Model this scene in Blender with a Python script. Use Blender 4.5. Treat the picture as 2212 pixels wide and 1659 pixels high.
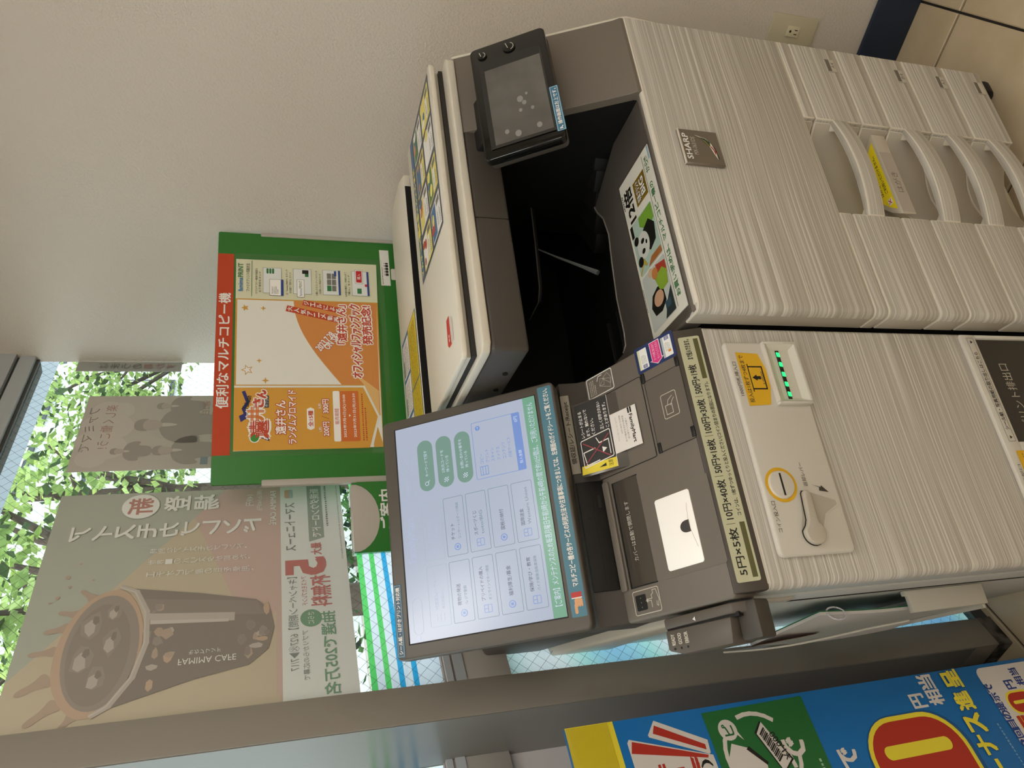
import bpy, bmesh, math, random
from mathutils import Vector, Matrix
random.seed(7)
SC = bpy.context.scene
COL = SC.collection
for _o in list(bpy.data.objects): bpy.data.objects.remove(_o)

# ------------------------------------------------------------------ camera, world, sun, exposure
FPX = 1650.0
PITCH = math.radians(17.55); YAWC = math.radians(64.85)
CAM = Vector((-0.5154, -0.84, 1.50))
def _cf(v):   # camera-yaw frame -> world (the machine frame: X along its front, Y depth)
    ax = Vector((math.sin(YAWC), math.cos(YAWC), 0)); ay = Vector((-math.cos(YAWC), math.sin(YAWC), 0))
    return Vector((v.dot(ax), v.dot(ay), v.z))
_fw = _cf(Vector((0, math.cos(PITCH), -math.sin(PITCH))))
_up = _cf(Vector((0, math.sin(PITCH), math.cos(PITCH))))
_rt = _cf(Vector((1, 0, 0)))
cd = bpy.data.cameras.new('camera'); cam = bpy.data.objects.new('camera', cd); COL.objects.link(cam)
cd.sensor_fit = 'HORIZONTAL'; cd.sensor_width = 36.0; cd.lens = 36.0 * FPX / 2212.0; cd.clip_start = 0.02; cd.clip_end = 200
# the phone was held on its side: picture right = down, picture up = right
m = Matrix.Identity(4)
for i in range(3):
    m[i][0] = -_up[i]; m[i][1] = _rt[i]; m[i][2] = -_fw[i]; m[i][3] = CAM[i]
cam.matrix_world = m
SC.camera = cam

W = bpy.data.worlds.new('world'); SC.world = W; W.use_nodes = True
_bg = W.node_tree.nodes['Background']; _bg.inputs[0].default_value = (0.88, 0.94, 1.0, 1); _bg.inputs[1].default_value = 2.7
sl = bpy.data.lights.new('sun', 'SUN'); sl.energy = 5.0; sl.angle = math.radians(2); sl.color = (1, .95, .86)
sun = bpy.data.objects.new('sun', sl); COL.objects.link(sun)
sun.rotation_euler = (math.radians(38), 0, math.radians(-35))

vs = SC.view_settings
vs.view_transform = 'Standard'; vs.look = 'None'; vs.gamma = 1.0; vs.use_curve_mapping = False; vs.exposure = 0.22

# ------------------------------------------------------------------ frames
def FR(o, ax, ay):
    o = Vector(o); ax = Vector(ax).normalized(); ay = Vector(ay).normalized(); az = ax.cross(ay)
    M = Matrix.Identity(4)
    for i in range(3):
        M[i][0] = ax[i]; M[i][1] = ay[i]; M[i][2] = az[i]; M[i][3] = o[i]
    return M
WORLD = Matrix.Identity(4)
RA = math.radians(29.5)
CORNER = Vector((0.4224, 1.0314, 0))
ROOM = FR(CORNER, (math.cos(RA), math.sin(RA), 0), (-math.sin(RA), math.cos(RA), 0))   # x<0, y<0 is the room; window wall y=0; cream wall x=0
WINF = FR(CORNER, (math.cos(RA), math.sin(RA), 0), (0, 0, 1))                            # on the glass: x to the right, y up, z into the room
FRONT = FR((0, 0, 0), (1, 0, 0), (0, 0, 1))
KFRONT = FR((0, .042, 0), (1, 0, 0), (0, 0, 1))
CONS = FR((0, .057, .9225), (1, 0, 0), (0, .174, .0755))
STRIP = FR((0, .042, .88), (1, 0, 0), (0, .015, .0425))
MONI = FR((0, .21, 1.064), (1, 0, 0), (0, .177, .253))
BOARD = FR((0, .70, 0), (1, 0, 0), (0, 0, 1))
def topf(z): return FR((0, 0, z), (1, 0, 0), (0, 1, 0))
def _disp():
    a, b, g = .0361, .568, .0108
    R = Matrix.Rotation(a, 3, 'Z') @ Matrix.Rotation(-b, 3, 'X') @ Matrix.Rotation(g, 3, 'Y')
    return FR((.4352, .045, 1.1135), R.col[0], R.col[2])
DISP = _disp()
BLUE = FR((-.5214, .3825, 0), (.9406, .3395, 0), (-.008, -.003, 1))

# ------------------------------------------------------------------ materials
def lin(h):
    h = h.lstrip('#'); v = [int(h[i:i+2], 16) / 255 for i in (0, 2, 4)]
    return tuple((c / 12.92 if c <= .04045 else ((c + .055) / 1.055) ** 2.4) for c in v) + (1,)
MATS = {}
def mat(name, col='#808080', rough=.5, metal=0., spec=.5, emit=None, es=1., bump=None, coat=0., mix=None):
    if name in MATS: return MATS[name]
    M = bpy.data.materials.new(name); M.use_nodes = True; nt = M.node_tree
    P = nt.nodes['Principled BSDF']
    P.inputs['Base Color'].default_value = lin(col); P.inputs['Roughness'].default_value = rough
    P.inputs['Metallic'].default_value = metal; P.inputs['Specular IOR Level'].default_value = spec
    P.inputs['Coat Weight'].default_value = coat
    if emit:
        P.inputs['Emission Color'].default_value = lin(emit); P.inputs['Emission Strength'].default_value = es
    tc = None
    if bump or mix: tc = nt.nodes.new('ShaderNodeTexCoord')
    if mix:      # mix=(col2, (sx,sy,sz), detail, lo, hi)
        mp = nt.nodes.new('ShaderNodeMapping'); mp.inputs['Scale'].default_value = mix[1]
        nz = nt.nodes.new('ShaderNodeTexNoise'); nz.inputs['Scale'].default_value = 1; nz.inputs['Detail'].default_value = mix[2]
        rp = nt.nodes.new('ShaderNodeValToRGB'); rp.color_ramp.elements[0].position = mix[3]; rp.color_ramp.elements[1].position = mix[4]
        rp.color_ramp.elements[0].color = lin(mix[0]); rp.color_ramp.elements[1].color = lin(col)
        nt.links.new(tc.outputs['Object'], mp.inputs[0]); nt.links.new(mp.outputs[0], nz.inputs['Vector'])
        nt.links.new(nz.outputs['Fac'], rp.inputs[0]); nt.links.new(rp.outputs[0], P.inputs['Base Color'])
    if bump:     # bump=(scale, strength)
        nz2 = nt.nodes.new('ShaderNodeTexNoise'); nz2.inputs['Scale'].default_value = bump[0]; nz2.inputs['Detail'].default_value = 2
        bp = nt.nodes.new('ShaderNodeBump'); bp.inputs['Strength'].default_value = bump[1]; bp.inputs['Distance'].default_value = .002
        nt.links.new(tc.outputs['Object'], nz2.inputs['Vector']); nt.links.new(nz2.outputs['Fac'], bp.inputs['Height'])
        nt.links.new(bp.outputs[0], P.inputs['Normal'])
    MATS[name] = M
    return M
def shader(name, build):
    if name in MATS: return MATS[name]
    M = bpy.data.materials.new(name); M.use_nodes = True; nt = M.node_tree
    for n in list(nt.nodes):
        if n.type != 'OUTPUT_MATERIAL': nt.nodes.remove(n)
    out = [n for n in nt.nodes if n.type == 'OUTPUT_MATERIAL'][0]
    nt.links.new(build(nt), out.inputs[0]); MATS[name] = M
    return M
def glassmat(name, tint, gl):
    def b(nt):
        t = nt.nodes.new('ShaderNodeBsdfTransparent'); t.inputs[0].default_value = lin(tint)
        g = nt.nodes.new('ShaderNodeBsdfGlossy'); g.inputs['Roughness'].default_value = .02
        mx = nt.nodes.new('ShaderNodeMixShader'); mx.inputs[0].default_value = gl
        nt.links.new(t.outputs[0], mx.inputs[1]); nt.links.new(g.outputs[0], mx.inputs[2]); return mx.outputs[0]
    return shader(name, b)
def filmmat(name, col, ramp=None):
    def b(nt):
        t = nt.nodes.new('ShaderNodeBsdfTranslucent'); d = nt.nodes.new('ShaderNodeBsdfDiffuse')
        t.inputs[0].default_value = lin(col); d.inputs[0].default_value = lin(col)
        if ramp:
            tc = nt.nodes.new('ShaderNodeTexCoord'); mp = nt.nodes.new('ShaderNodeMapping'); mp.inputs['Scale'].default_value = (1.1, 1.1, 3.2)
            nz = nt.nodes.new('ShaderNodeTexNoise'); nz.inputs['Scale'].default_value = 1.0; nz.inputs['Detail'].default_value = 1
            rp = nt.nodes.new('ShaderNodeValToRGB'); el = rp.color_ramp.elements
            el[0].position = ramp[0][0]; el[0].color = lin(ramp[0][1]); el[1].position = ramp[-1][0]; el[1].color = lin(ramp[-1][1])
            for p, c in ramp[1:-1]: q = el.new(p); q.color = lin(c)
            nt.links.new(tc.outputs['Object'], mp.inputs[0]); nt.links.new(mp.outputs[0], nz.inputs['Vector']); nt.links.new(nz.outputs['Fac'], rp.inputs[0])
            nt.links.new(rp.outputs[0], t.inputs[0])
        mx = nt.nodes.new('ShaderNodeMixShader'); mx.inputs[0].default_value = .12
        nt.links.new(t.outputs[0], mx.inputs[1]); nt.links.new(d.outputs[0], mx.inputs[2]); return mx.outputs[0]
    return shader(name, b)
def leafmat(name, col, t=.55):
    def b(nt):
        d = nt.nodes.new('ShaderNodeBsdfDiffuse'); tr = nt.nodes.new('ShaderNodeBsdfTranslucent')
        d.inputs[0].default_value = lin(col); c = lin(col); tr.inputs[0].default_value = (min(1, c[0] * 1.25), min(1, c[1] * 1.2), c[2] * .75, 1)
        mx = nt.nodes.new('ShaderNodeMixShader'); mx.inputs[0].default_value = t
        nt.links.new(d.outputs[0], mx.inputs[1]); nt.links.new(tr.outputs[0], mx.inputs[2]); return mx.outputs[0]
    return shader(name, b)
def screenmat(name, col, s=1.0):
    def b(nt):
        e = nt.nodes.new('ShaderNodeEmission'); e.inputs[0].default_value = lin(col); e.inputs[1].default_value = s
        g = nt.nodes.new('ShaderNodeBsdfGlossy'); g.inputs['Roughness'].default_value = .22
        mx = nt.nodes.new('ShaderNodeMixShader'); mx.inputs[0].default_value = .06
        nt.links.new(e.outputs[0], mx.inputs[1]); nt.links.new(g.outputs[0], mx.inputs[2]); return mx.outputs[0]
    return shader(name, b)
def laminate(name):
    M = mat(name, '#d8d0be', rough=.42); nt = M.node_tree; P = nt.nodes['Principled BSDF']
    tc = nt.nodes.new('ShaderNodeTexCoord')
    lo = nt.nodes.new('ShaderNodeTexNoise'); lo.inputs['Scale'].default_value = 2.2; lo.inputs['Detail'].default_value = 1
    sub = nt.nodes.new('ShaderNodeVectorMath'); sub.operation = 'SCALE'; sub.inputs['Scale'].default_value = .020
    add = nt.nodes.new('ShaderNodeVectorMath'); add.operation = 'ADD'
    mp = nt.nodes.new('ShaderNodeMapping'); mp.inputs['Scale'].default_value = (1.2, 1.2, 330)
    nz = nt.nodes.new('ShaderNodeTexNoise'); nz.inputs['Scale'].default_value = 1; nz.inputs['Detail'].default_value = 3.5; nz.inputs['Roughness'].default_value = .62
    rp = nt.nodes.new('ShaderNodeValToRGB'); el = rp.color_ramp.elements
    el[0].position = .34; el[0].color = lin('#a59f93'); el[1].position = .64; el[1].color = lin('#dedad1')
    q = el.new(.5); q.color = lin('#bdb7ac')
    nt.links.new(tc.outputs['Object'], lo.inputs['Vector']); nt.links.new(lo.outputs['Color'], sub.inputs[0])
    nt.links.new(tc.outputs['Object'], add.inputs[0]); nt.links.new(sub.outputs[0], add.inputs[1]); nt.links.new(add.outputs[0], mp.inputs[0])
    nt.links.new(mp.outputs[0], nz.inputs['Vector']); nt.links.new(nz.outputs['Fac'], rp.inputs[0]); nt.links.new(rp.outputs[0], P.inputs['Base Color'])
    return M
LAM = laminate('striped_laminate')
BEIGE = mat('beige_plastic', '#d2cab9', .45)
BEIGE2 = mat('pale_plastic', '#d4cfc4', .4)
RIM = mat('cream_rim', '#d9d2c3', .35)
SCOOP = mat('grey_beige_plastic', '#b9b1a3', .5)
DARK = mat('taupe_plastic', '#736b61', .45, bump=(900, .15))
DARK2 = mat('dark_taupe_plastic', '#47423c', .5, bump=(900, .15))
DECKM = mat('deck_plastic', '#56504a', .45, bump=(700, .15))
BLACK = mat('black_plastic', '#191817', .5)
PITCHB = mat('deep_black_plastic', '#0e0d0d', .55)
GLOSSB = mat('gloss_black', '#131312', .12)
GREYM = mat('grey_metal', '#a8a49b', .35)
ALU = mat('aluminium', '#b9bec2', .35, metal=.35)
WHITE = mat('white_print', '#f1efea', .6)
INK = mat('black_ink', '#15130f', .6)
PAPER = mat('paper', '#eae7e0', .7)

# ------------------------------------------------------------------ objects
ORG = {}
def tag(o, label=None, cat=None, group=None, kind=None):
    if label: o['label'] = label
    if cat: o['category'] = cat
    if group: o['group'] = group
    if kind: o['kind'] = kind
    return o
def thing(name, label, cat, loc, group=None, kind=None):
    o = bpy.data.objects.new(name, None); COL.objects.link(o); o.location = loc; o.empty_display_size = .1
    ORG[o] = Vector(loc)
    return tag(o, label, cat, group, kind)
def place(o, parent, org):
    ORG[o] = Vector(org)
    if parent is not None:
        o.parent = parent; o.location = Vector(org) - ORG[parent]
    else: o.location = org
class MB:
    def __init__(s, F=WORLD): s.v = []; s.f = []; s.mi = []; s.F = F; s.m = 0
    def add(s, vs, fs, F=None):
        n = len(s.v); F = F or s.F
        s.v += [F @ Vector(p) for p in vs]; s.f += [tuple(i + n for i in f) for f in fs]; s.mi += [s.m] * len(fs); return s
    def box(s, x0, x1, y0, y1, z0, z1, F=None):
        return s.add([(x0, y0, z0), (x1, y0, z0), (x1, y1, z0), (x0, y1, z0), (x0, y0, z1), (x1, y0, z1), (x1, y1, z1), (x0, y1, z1)],
                     [(0, 3, 2, 1), (4, 5, 6, 7), (0, 1, 5, 4), (1, 2, 6, 5), (2, 3, 7, 6), (3, 0, 4, 7)], F)
    def hexa(s, p, F=None):
        return s.add(p, [(0, 3, 2, 1), (4, 5, 6, 7), (0, 1, 5, 4), (1, 2, 6, 5), (2, 3, 7, 6), (3, 0, 4, 7)], F)
    def prism(s, pts, ax, a, b, F=None):
        def P(p, t): return {'x': (t, p[0], p[1]), 'y': (p[0], t, p[1]), 'z': (p[0], p[1], t)}[ax]
        n = len(pts)
        return s.add([P(p, a) for p in pts] + [P(p, b) for p in pts],
                     [tuple(range(n - 1, -1, -1)), tuple(range(n, 2 * n))] + [(i, (i + 1) % n, n + (i + 1) % n, n + i) for i in range(n)], F)
    def cyl(s, c, r, h, ax='z', n=24, r2=None, F=None):
        r2 = r if r2 is None else r2; vs = []
        for k, (rr, t) in enumerate(((r, 0), (r2, h))):
            for i in range(n):
                a = 2 * math.pi * i / n; u, w = rr * math.cos(a), rr * math.sin(a)
                vs.append({'x': (c[0] + t, c[1] + u, c[2] + w), 'y': (c[0] + u, c[1] + t, c[2] + w), 'z': (c[0] + u, c[1] + w, c[2] + t)}[ax])
        return s.add(vs, [tuple(range(n - 1, -1, -1)), tuple(range(n, 2 * n))] + [(i, (i + 1) % n, n + (i + 1) % n, n + i) for i in range(n)], F)
    def tube(s, path, r, n=8, closed=False, F=None):
        path = [Vector(p) for p in path]; m_ = len(path); vs = []; up = Vector((.13, .21, .97))
        for i, p in enumerate(path):
            a = path[(i - 1) % m_] if (closed or i) else p; b = path[(i + 1) % m_] if (closed or i < m_ - 1) else p
            t = (b - a).normalized(); x = t.cross(up).normalized(); y = t.cross(x)
            rr = r[i] if isinstance(r, (list, tuple)) else r
            vs += [p + x * rr * math.cos(2 * math.pi * k / n) + y * rr * math.sin(2 * math.pi * k / n) for k in range(n)]
        fs = []
        for i in range(m_ if closed else m_ - 1):
            j = (i + 1) % m_
            fs += [(i * n + k, i * n + (k + 1) % n, j * n + (k + 1) % n, j * n + k) for k in range(n)]
        if not closed: fs += [tuple(range(n - 1, -1, -1)), tuple((m_ - 1) * n + k for k in range(n))]
        return s.add(vs, fs, F)
    def grid(s, fn, nu, nv, F=None):
        vs = [fn(i / nu, j / nv) for j in range(nv + 1) for i in range(nu + 1)]
        return s.add(vs, [(j * (nu + 1) + i, j * (nu + 1) + i + 1, (j + 1) * (nu + 1) + i + 1, (j + 1) * (nu + 1) + i) for j in range(nv) for i in range(nu)], F)
    def build(s, name, mats, parent=None, bevel=0, seg=2, smooth=True, recalc=True, ang=35, bmat=-1):
        if not isinstance(mats, (list, tuple)): mats = [mats]
        me = bpy.data.meshes.new(name)
        me.from_pydata([tuple(p) for p in s.v], [], s.f)
        me.polygons.foreach_set('material_index', s.mi)
        for M in mats: me.materials.append(M)
        if bevel or recalc:
            bm = bmesh.new(); bm.from_mesh(me)
            if recalc: bmesh.ops.recalc_face_normals(bm, faces=bm.faces)
            if bevel:
                ed = [e for e in bm.edges if len(e.link_faces) == 2 and e.calc_face_angle(0) > math.radians(ang)]
                bmesh.ops.bevel(bm, geom=ed, offset=bevel, segments=seg, affect='EDGES', profile=.5, clamp_overlap=True, material=bmat)
            bm.to_mesh(me); bm.free()
        if smooth:
            me.polygons.foreach_set('use_smooth', [True] * len(me.polygons)); me.set_sharp_from_angle(angle=math.radians(40))
        return finish(me, name, parent)
def finish(me, name, parent):
    xs = [v.co for v in me.vertices]
    if not xs: return None
    lo = Vector((min(p.x for p in xs), min(p.y for p in xs), min(p.z for p in xs))); hi = Vector((max(p.x for p in xs), max(p.y for p in xs), max(p.z for p in xs)))
    org = Vector(((lo.x + hi.x) / 2, (lo.y + hi.y) / 2, lo.z))
    me.transform(Matrix.Translation(-org)); me.update()
    o = bpy.data.objects.new(name, me); COL.objects.link(o); place(o, parent, org)
    return o
def rrect(x0, y0, x1, y1, r, n=5):
    r = min(r, (x1 - x0) / 2, (y1 - y0) / 2); pts = []
    for cx, cy, a0 in ((x1 - r, y0 + r, -90), (x1 - r, y1 - r, 0), (x0 + r, y1 - r, 90), (x0 + r, y0 + r, 180)):
        for i in range(n + 1):
            a = math.radians(a0 + 90 * i / n); pts.append((cx + r * math.cos(a), cy + r * math.sin(a)))
    return pts
def circ(cx, cy, r, n=28, ry=None):
    ry = ry or r
    return [(cx + r * math.cos(2 * math.pi * i / n), cy + ry * math.sin(2 * math.pi * i / n)) for i in range(n)]

# ------------------------------------------------------------------ flat print (lettering and flat artwork on a surface)
PRINTS = []; GLY = {}
class Print:
    LAY = .00018
    def __init__(s, F, lift=.0004, name='printed_face', mirror=False):
        s.F = F; s.lift = lift; s.name = name; s.parts = []; s.mir = mirror; s.parent = None; s.kw = {}
    def poly(s, pts, M, lay=1): s.parts.append(('p', list(pts), M, lay)); return s
    def rect(s, x0, y0, x1, y1, M, lay=1, r=0): return s.poly(rrect(x0, y0, x1, y1, r) if r else [(x0, y0), (x1, y0), (x1, y1), (x0, y1)], M, lay)
    def circ(s, cx, cy, r, M, lay=1, ry=None, n=28): return s.poly(circ(cx, cy, r, n, ry), M, lay)
    def line(s, pts, w, M, lay=2, closed=False):
        n = len(pts)
        for i in range(n if closed else n - 1):
            a = Vector(pts[i]); b = Vector(pts[(i + 1) % n]); d = (b - a)
            if d.length < 1e-7: continue
            d.normalize(); q = Vector((-d.y, d.x)) * w / 2; e = d * w * .35
            s.poly([a - q - e, b - q + e, b + q + e, a + q - e], M, lay)
        return s
    def frame(s, x0, y0, x1, y1, w, M, lay=2, r=0): return s.line(rrect(x0, y0, x1, y1, r) if r else [(x0, y0), (x1, y0), (x1, y1), (x0, y1)], w, M, lay, True)
    def text(s, body, x0, y0, x1, y1, M, lay=3, bold=0., rot=0, out=None, ow=.06, keep=False):
        s.parts.append(('t', body, (x0, y0, x1, y1), M, lay, bold, rot, out, ow, keep))
        if body not in GLY:
            cu = bpy.data.curves.new('lettering', 'FONT'); cu.body = body; cu.size = 1; cu.resolution_u = 2; cu.align_x = 'LEFT'; cu.space_line = .95
            o = bpy.data.objects.new('lettering', cu); COL.objects.link(o); GLY[body] = o
        return s
    def blob(s, pts, M, lay=1, it=2):       # rounded outline
        for _ in range(it):
            q = []
            for i in range(len(pts)):
                a, b = pts[i], pts[(i + 1) % len(pts)]; q += [(a[0] * .75 + b[0] * .25, a[1] * .75 + b[1] * .25), (a[0] * .25 + b[0] * .75, a[1] * .25 + b[1] * .75)]
            pts = q
        return s.poly(pts, M, lay)
    def bars(s, x0, y0, x1, y1, n, M, lay=3, fill=.55, seed=1):      # lines of lettering too small to read: rows of short dashes
        rnd = random.Random(seed); h = (y1 - y0) / n
        for i in range(n):
            y = y1 - (i + .5) * h; x = x0; w = h * .8; end = x1 if i < n - 1 else x0 + (x1 - x0) * rnd.uniform(.5, .95)
            while x < end - w:
                s.rect(x, y - h * fill / 2 * rnd.uniform(.6, 1), x + w * rnd.uniform(.5, .8), y + h * fill / 2 * rnd.uniform(.6, 1), M, lay); x += w
        return s
    def on(s, parent, **kw): s.parent = parent; s.kw = kw; PRINTS.append(s); return s
    def build(s):
        vs = []; fs = []; mi = []; mats = []
        def mid(M):
            if M not in mats: mats.append(M)
            return mats.index(M)
        sg = -1 if s.mir else 1
        cnt = [0]
        def put(P2, F2, M, lay):
            cnt[0] += 1; n = len(vs); z = s.lift + lay * s.LAY + (cnt[0] % 8) * 1.1e-5
            vs.extend([s.F @ Vector((sg * p[0], p[1], z)) for p in P2]); k = mid(M)
            for f in F2: fs.append(tuple((i + n) for i in (f[::sg]))); mi.append(k)
        for p in s.parts:
            if p[0] == 'p': put(p[1], [tuple(range(len(p[1])))], p[2], p[3])
            else:
                _, body, (x0, y0, x1, y1), M, lay, bold, rot, out, ow, keep = p
                V, Fc, bb = GLY[body]
                w = max(bb[2] - bb[0], 1e-6); h = max(bb[3] - bb[1], 1e-6)
                sx = (x1 - x0) / w; sy = (y1 - y0) / h
                if rot in (90, -90): sx = (y1 - y0) / w; sy = (x1 - x0) / h
                if keep: sx = sy = min(sx, sy)
                cx, cy = (x0 + x1) / 2, (y0 + y1) / 2; c, sn = math.cos(math.radians(rot)), math.sin(math.radians(rot))
                base = [((a - (bb[0] + bb[2]) / 2) * sx, (b - (bb[1] + bb[3]) / 2) * sy) for a, b in V]
                base = [(cx + a * c - b * sn, cy + a * sn + b * c) for a, b in base]
                em = abs(sy)
                def cop(offs, M_, l_):
                    for dx, dy in offs: put([(a + dx * em, b + dy * em) for a, b in base], Fc, M_, l_)
                if out is not None: cop([(ow * math.cos(k * math.pi / 4), ow * math.sin(k * math.pi / 4)) for k in range(8)], out, lay - .5)
                cop([(0, 0)] if not bold else [(-bold, -bold), (bold, -bold), (-bold, bold), (bold, bold)], M, lay)
        if not fs: return
        me = bpy.data.meshes.new(s.name); me.from_pydata([tuple(v) for v in vs], [], fs)
        me.polygons.foreach_set('material_index', mi)
        for M in mats: me.materials.append(M)
        o = finish(me, s.name, s.parent); tag(o, **s.kw)
def finish_prints():
    bpy.context.view_layer.update(); dg = bpy.context.evaluated_depsgraph_get()
    for b, o in list(GLY.items()):
        me = bpy.data.meshes.new_from_object(o.evaluated_get(dg))
        V = [(v.co.x, v.co.y) for v in me.vertices]; Fc = [tuple(p.vertices) for p in me.polygons]
        bb = (min(p[0] for p in V), min(p[1] for p in V), max(p[0] for p in V), max(p[1] for p in V)) if V else (0, 0, 1, 1)
        GLY[b] = (V, Fc, bb); cu = o.data
        bpy.data.objects.remove(o); bpy.data.curves.remove(cu); bpy.data.meshes.remove(me)
    for p in PRINTS: p.build()

# ================================================================== THE ROOM
WALLM = mat('cream_wall', '#cdc6bb', .75, bump=(200, .9), mix=('#c7bfb3', (1.3, 1.3, 1.3), 2, .3, .7))
CEILM = mat('white_ceiling', '#e6e2da', .8)
BASEM = mat('dark_blue_base', '#16273d', .5)
TILEM = mat('beige_tile', '#c9b89b', .3, mix=('#bba98a', (9, 9, 9), 4, .35, .7))
GROUT = mat('dark_grout', '#2b2723', .9)
PILM = mat('grey_post', '#938d84', .35, mix=('#837c73', (7, 7, 3.2), 5, .30, .46))
PILS = mat('glossy_grey_side', '#7f7e79', .25, spec=.5)
SILLM = mat('stained_base', '#6a645c', .8, mix=('#1d1a17', (26, 26, 26), 4, .42, .62))
XL, YB, HC = -4.4, -4.4, 2.72
R = ROOM
o = MB(R).box(XL, .12, YB, .3, -.06, -.006).build('floor', GROUT, smooth=False); tag(o, kind='structure'); FLOOR = o
# tiles: joints 0.1416 m off the cream wall, then every 0.35 m; 0.025 m off the glass, then every 0.35 m
tiles = [0.0, .1416] + [.1416 + .35 * k for k in range(1, 13)]
rows = [0.025 + .35 * k for k in range(0, 13)]
tm = {}
for i in range(len(tiles) - 1):
    for j in range(-1, len(rows) - 1):
        a0, a1 = tiles[i], tiles[i + 1]; b0, b1 = (rows[j], rows[j + 1]) if j >= 0 else (-.06, .025)
        if a1 > 4.4 or b1 > 4.4: continue
        key = (round(a1 - a0, 3), round(b1 - b0, 3))
        w, h = a1 - a0 - .0055, b1 - b0 - .0055
        if key not in tm:
            me = bpy.data.meshes.new('tile'); b_ = .0025
            me.from_pydata([(-w/2, -h/2, -.006), (w/2, -h/2, -.006), (w/2, h/2, -.006), (-w/2, h/2, -.006), (-w/2, -h/2, -.0015), (w/2, -h/2, -.0015), (w/2, h/2, -.0015), (-w/2, h/2, -.0015),
                            (-w/2+b_, -h/2+b_, 0), (w/2-b_, -h/2+b_, 0), (w/2-b_, h/2-b_, 0), (-w/2+b_, h/2-b_, 0)], [],
                           [(0, 1, 5, 4), (1, 2, 6, 5), (2, 3, 7, 6), (3, 0, 4, 7), (4, 5, 9, 8), (5, 6, 10, 9), (6, 7, 11, 10), (7, 4, 8, 11), (8, 9, 10, 11)])
            me.materials.append(TILEM); tm[key] = me
        t = bpy.data.objects.new('tile', tm[key]); COL.objects.link(t)
        c = R @ Vector((-(a0 + a1) / 2, -(b0 + b1) / 2, 0)); place(t, FLOOR, c); t.rotation_euler.z = RA
tag(MB(R).box(0, .12, YB, .0, -.006, HC).build('wall_right', WALLM, smooth=False), kind='structure')
tag(MB(R).box(XL - .12, .12, YB - .12, YB, -.006, HC).build('wall_back', WALLM, smooth=False), kind='structure')
tag(MB(R).box(XL - .12, XL, YB, .3, -.006, HC).build('wall_far_left', WALLM, smooth=False), kind='structure')
tag(MB(R).box(XL - .12, .12, YB - .12, .3, HC, HC + .1).build('ceiling', CEILM, smooth=False), kind='structure')
tag(MB(R).box(XL, .12, .02, .14, 2.18, HC).build('wall_left', WALLM, smooth=False), kind='structure')
tag(MB(R).box(-.012, 0, YB, -.002, 0, .115).build('baseboard_right', BASEM, bevel=.003), kind='structure')
# ---------------- window bays
FRAMEM = mat('window_frame', '#bcc2c8', .35, metal=.2)
FRDK = mat('frame_gasket', '#4a4c4c', .5)
RAILM = mat('grey_rail', '#a29e97', .5)
PANE = glassmat('window_glass', '#f2f8f6', .05)
WIREM = mat('glass_wire', '#55585f', .4)
FILM = filmmat('white_film', '#dfe4f0')
IRID = filmmat('pale_blue_film', '#dbeef8', [(.30, '#dde4ff'), (.40, '#94ceff'), (.47, '#bdf3f2'), (.54, '#f4f9ff'), (.72, '#e9e7ff')])
GSTR = filmmat('green_stripe', '#62cf70'); BSTR = filmmat('blue_stripe', '#37a6dc')
def wires(x0, x1, z0, z1, y, parent, p=.0255, w=.00055):
    b = MB(R); n0 = int((x0 + z0) / p) - 1; n1 = int((x1 + z1) / p) + 1
    for sgn in (1, -1):
        lo = int(math.floor(min(x0 + sgn * 0 - sgn * 0, x0) / p)) - 200; hi = 200
        for k in range(-260, 261):
            c = k * p + (.008 if sgn > 0 else .0035)                      # x + sgn*z = c
            pts = []
            for x in (x0, x1):
                z = (c - x) * sgn
                if z0 <= z <= z1: pts.append((x, z))
            for z in (z0, z1):
                x = c - sgn * z
                if x0 < x < x1: pts.append((x, z))
            if len(pts) < 2: continue
            (xa, za), (xb, zb) = pts[0], pts[1]; L = math.hypot(xb - xa, zb - za)
            if L < .004: continue
            q = ((-(zb - za)) / L * w / 2, (xb - xa) / L * w / 2)
            b.add([(xa - q[0], y, za - q[1]), (xb - q[0], y, zb - q[1]), (xb + q[0], y, zb + q[1]), (xa + q[0], y, za + q[1])], [(0, 1, 2, 3)])
    tag(b.build('wire_mesh', WIREM, parent, smooth=False, recalc=False), kind='stuff')
def quad(x0, x1, y, z0, z1, name, M, parent):      # adhesive film, thinner than any modelled edge
    return MB(R).add([(x0, y, z0), (x1, y, z0), (x1, y, z1), (x0, y, z1)], [(0, 1, 2, 3)]).build(name, M, parent, smooth=False, recalc=False)
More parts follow.
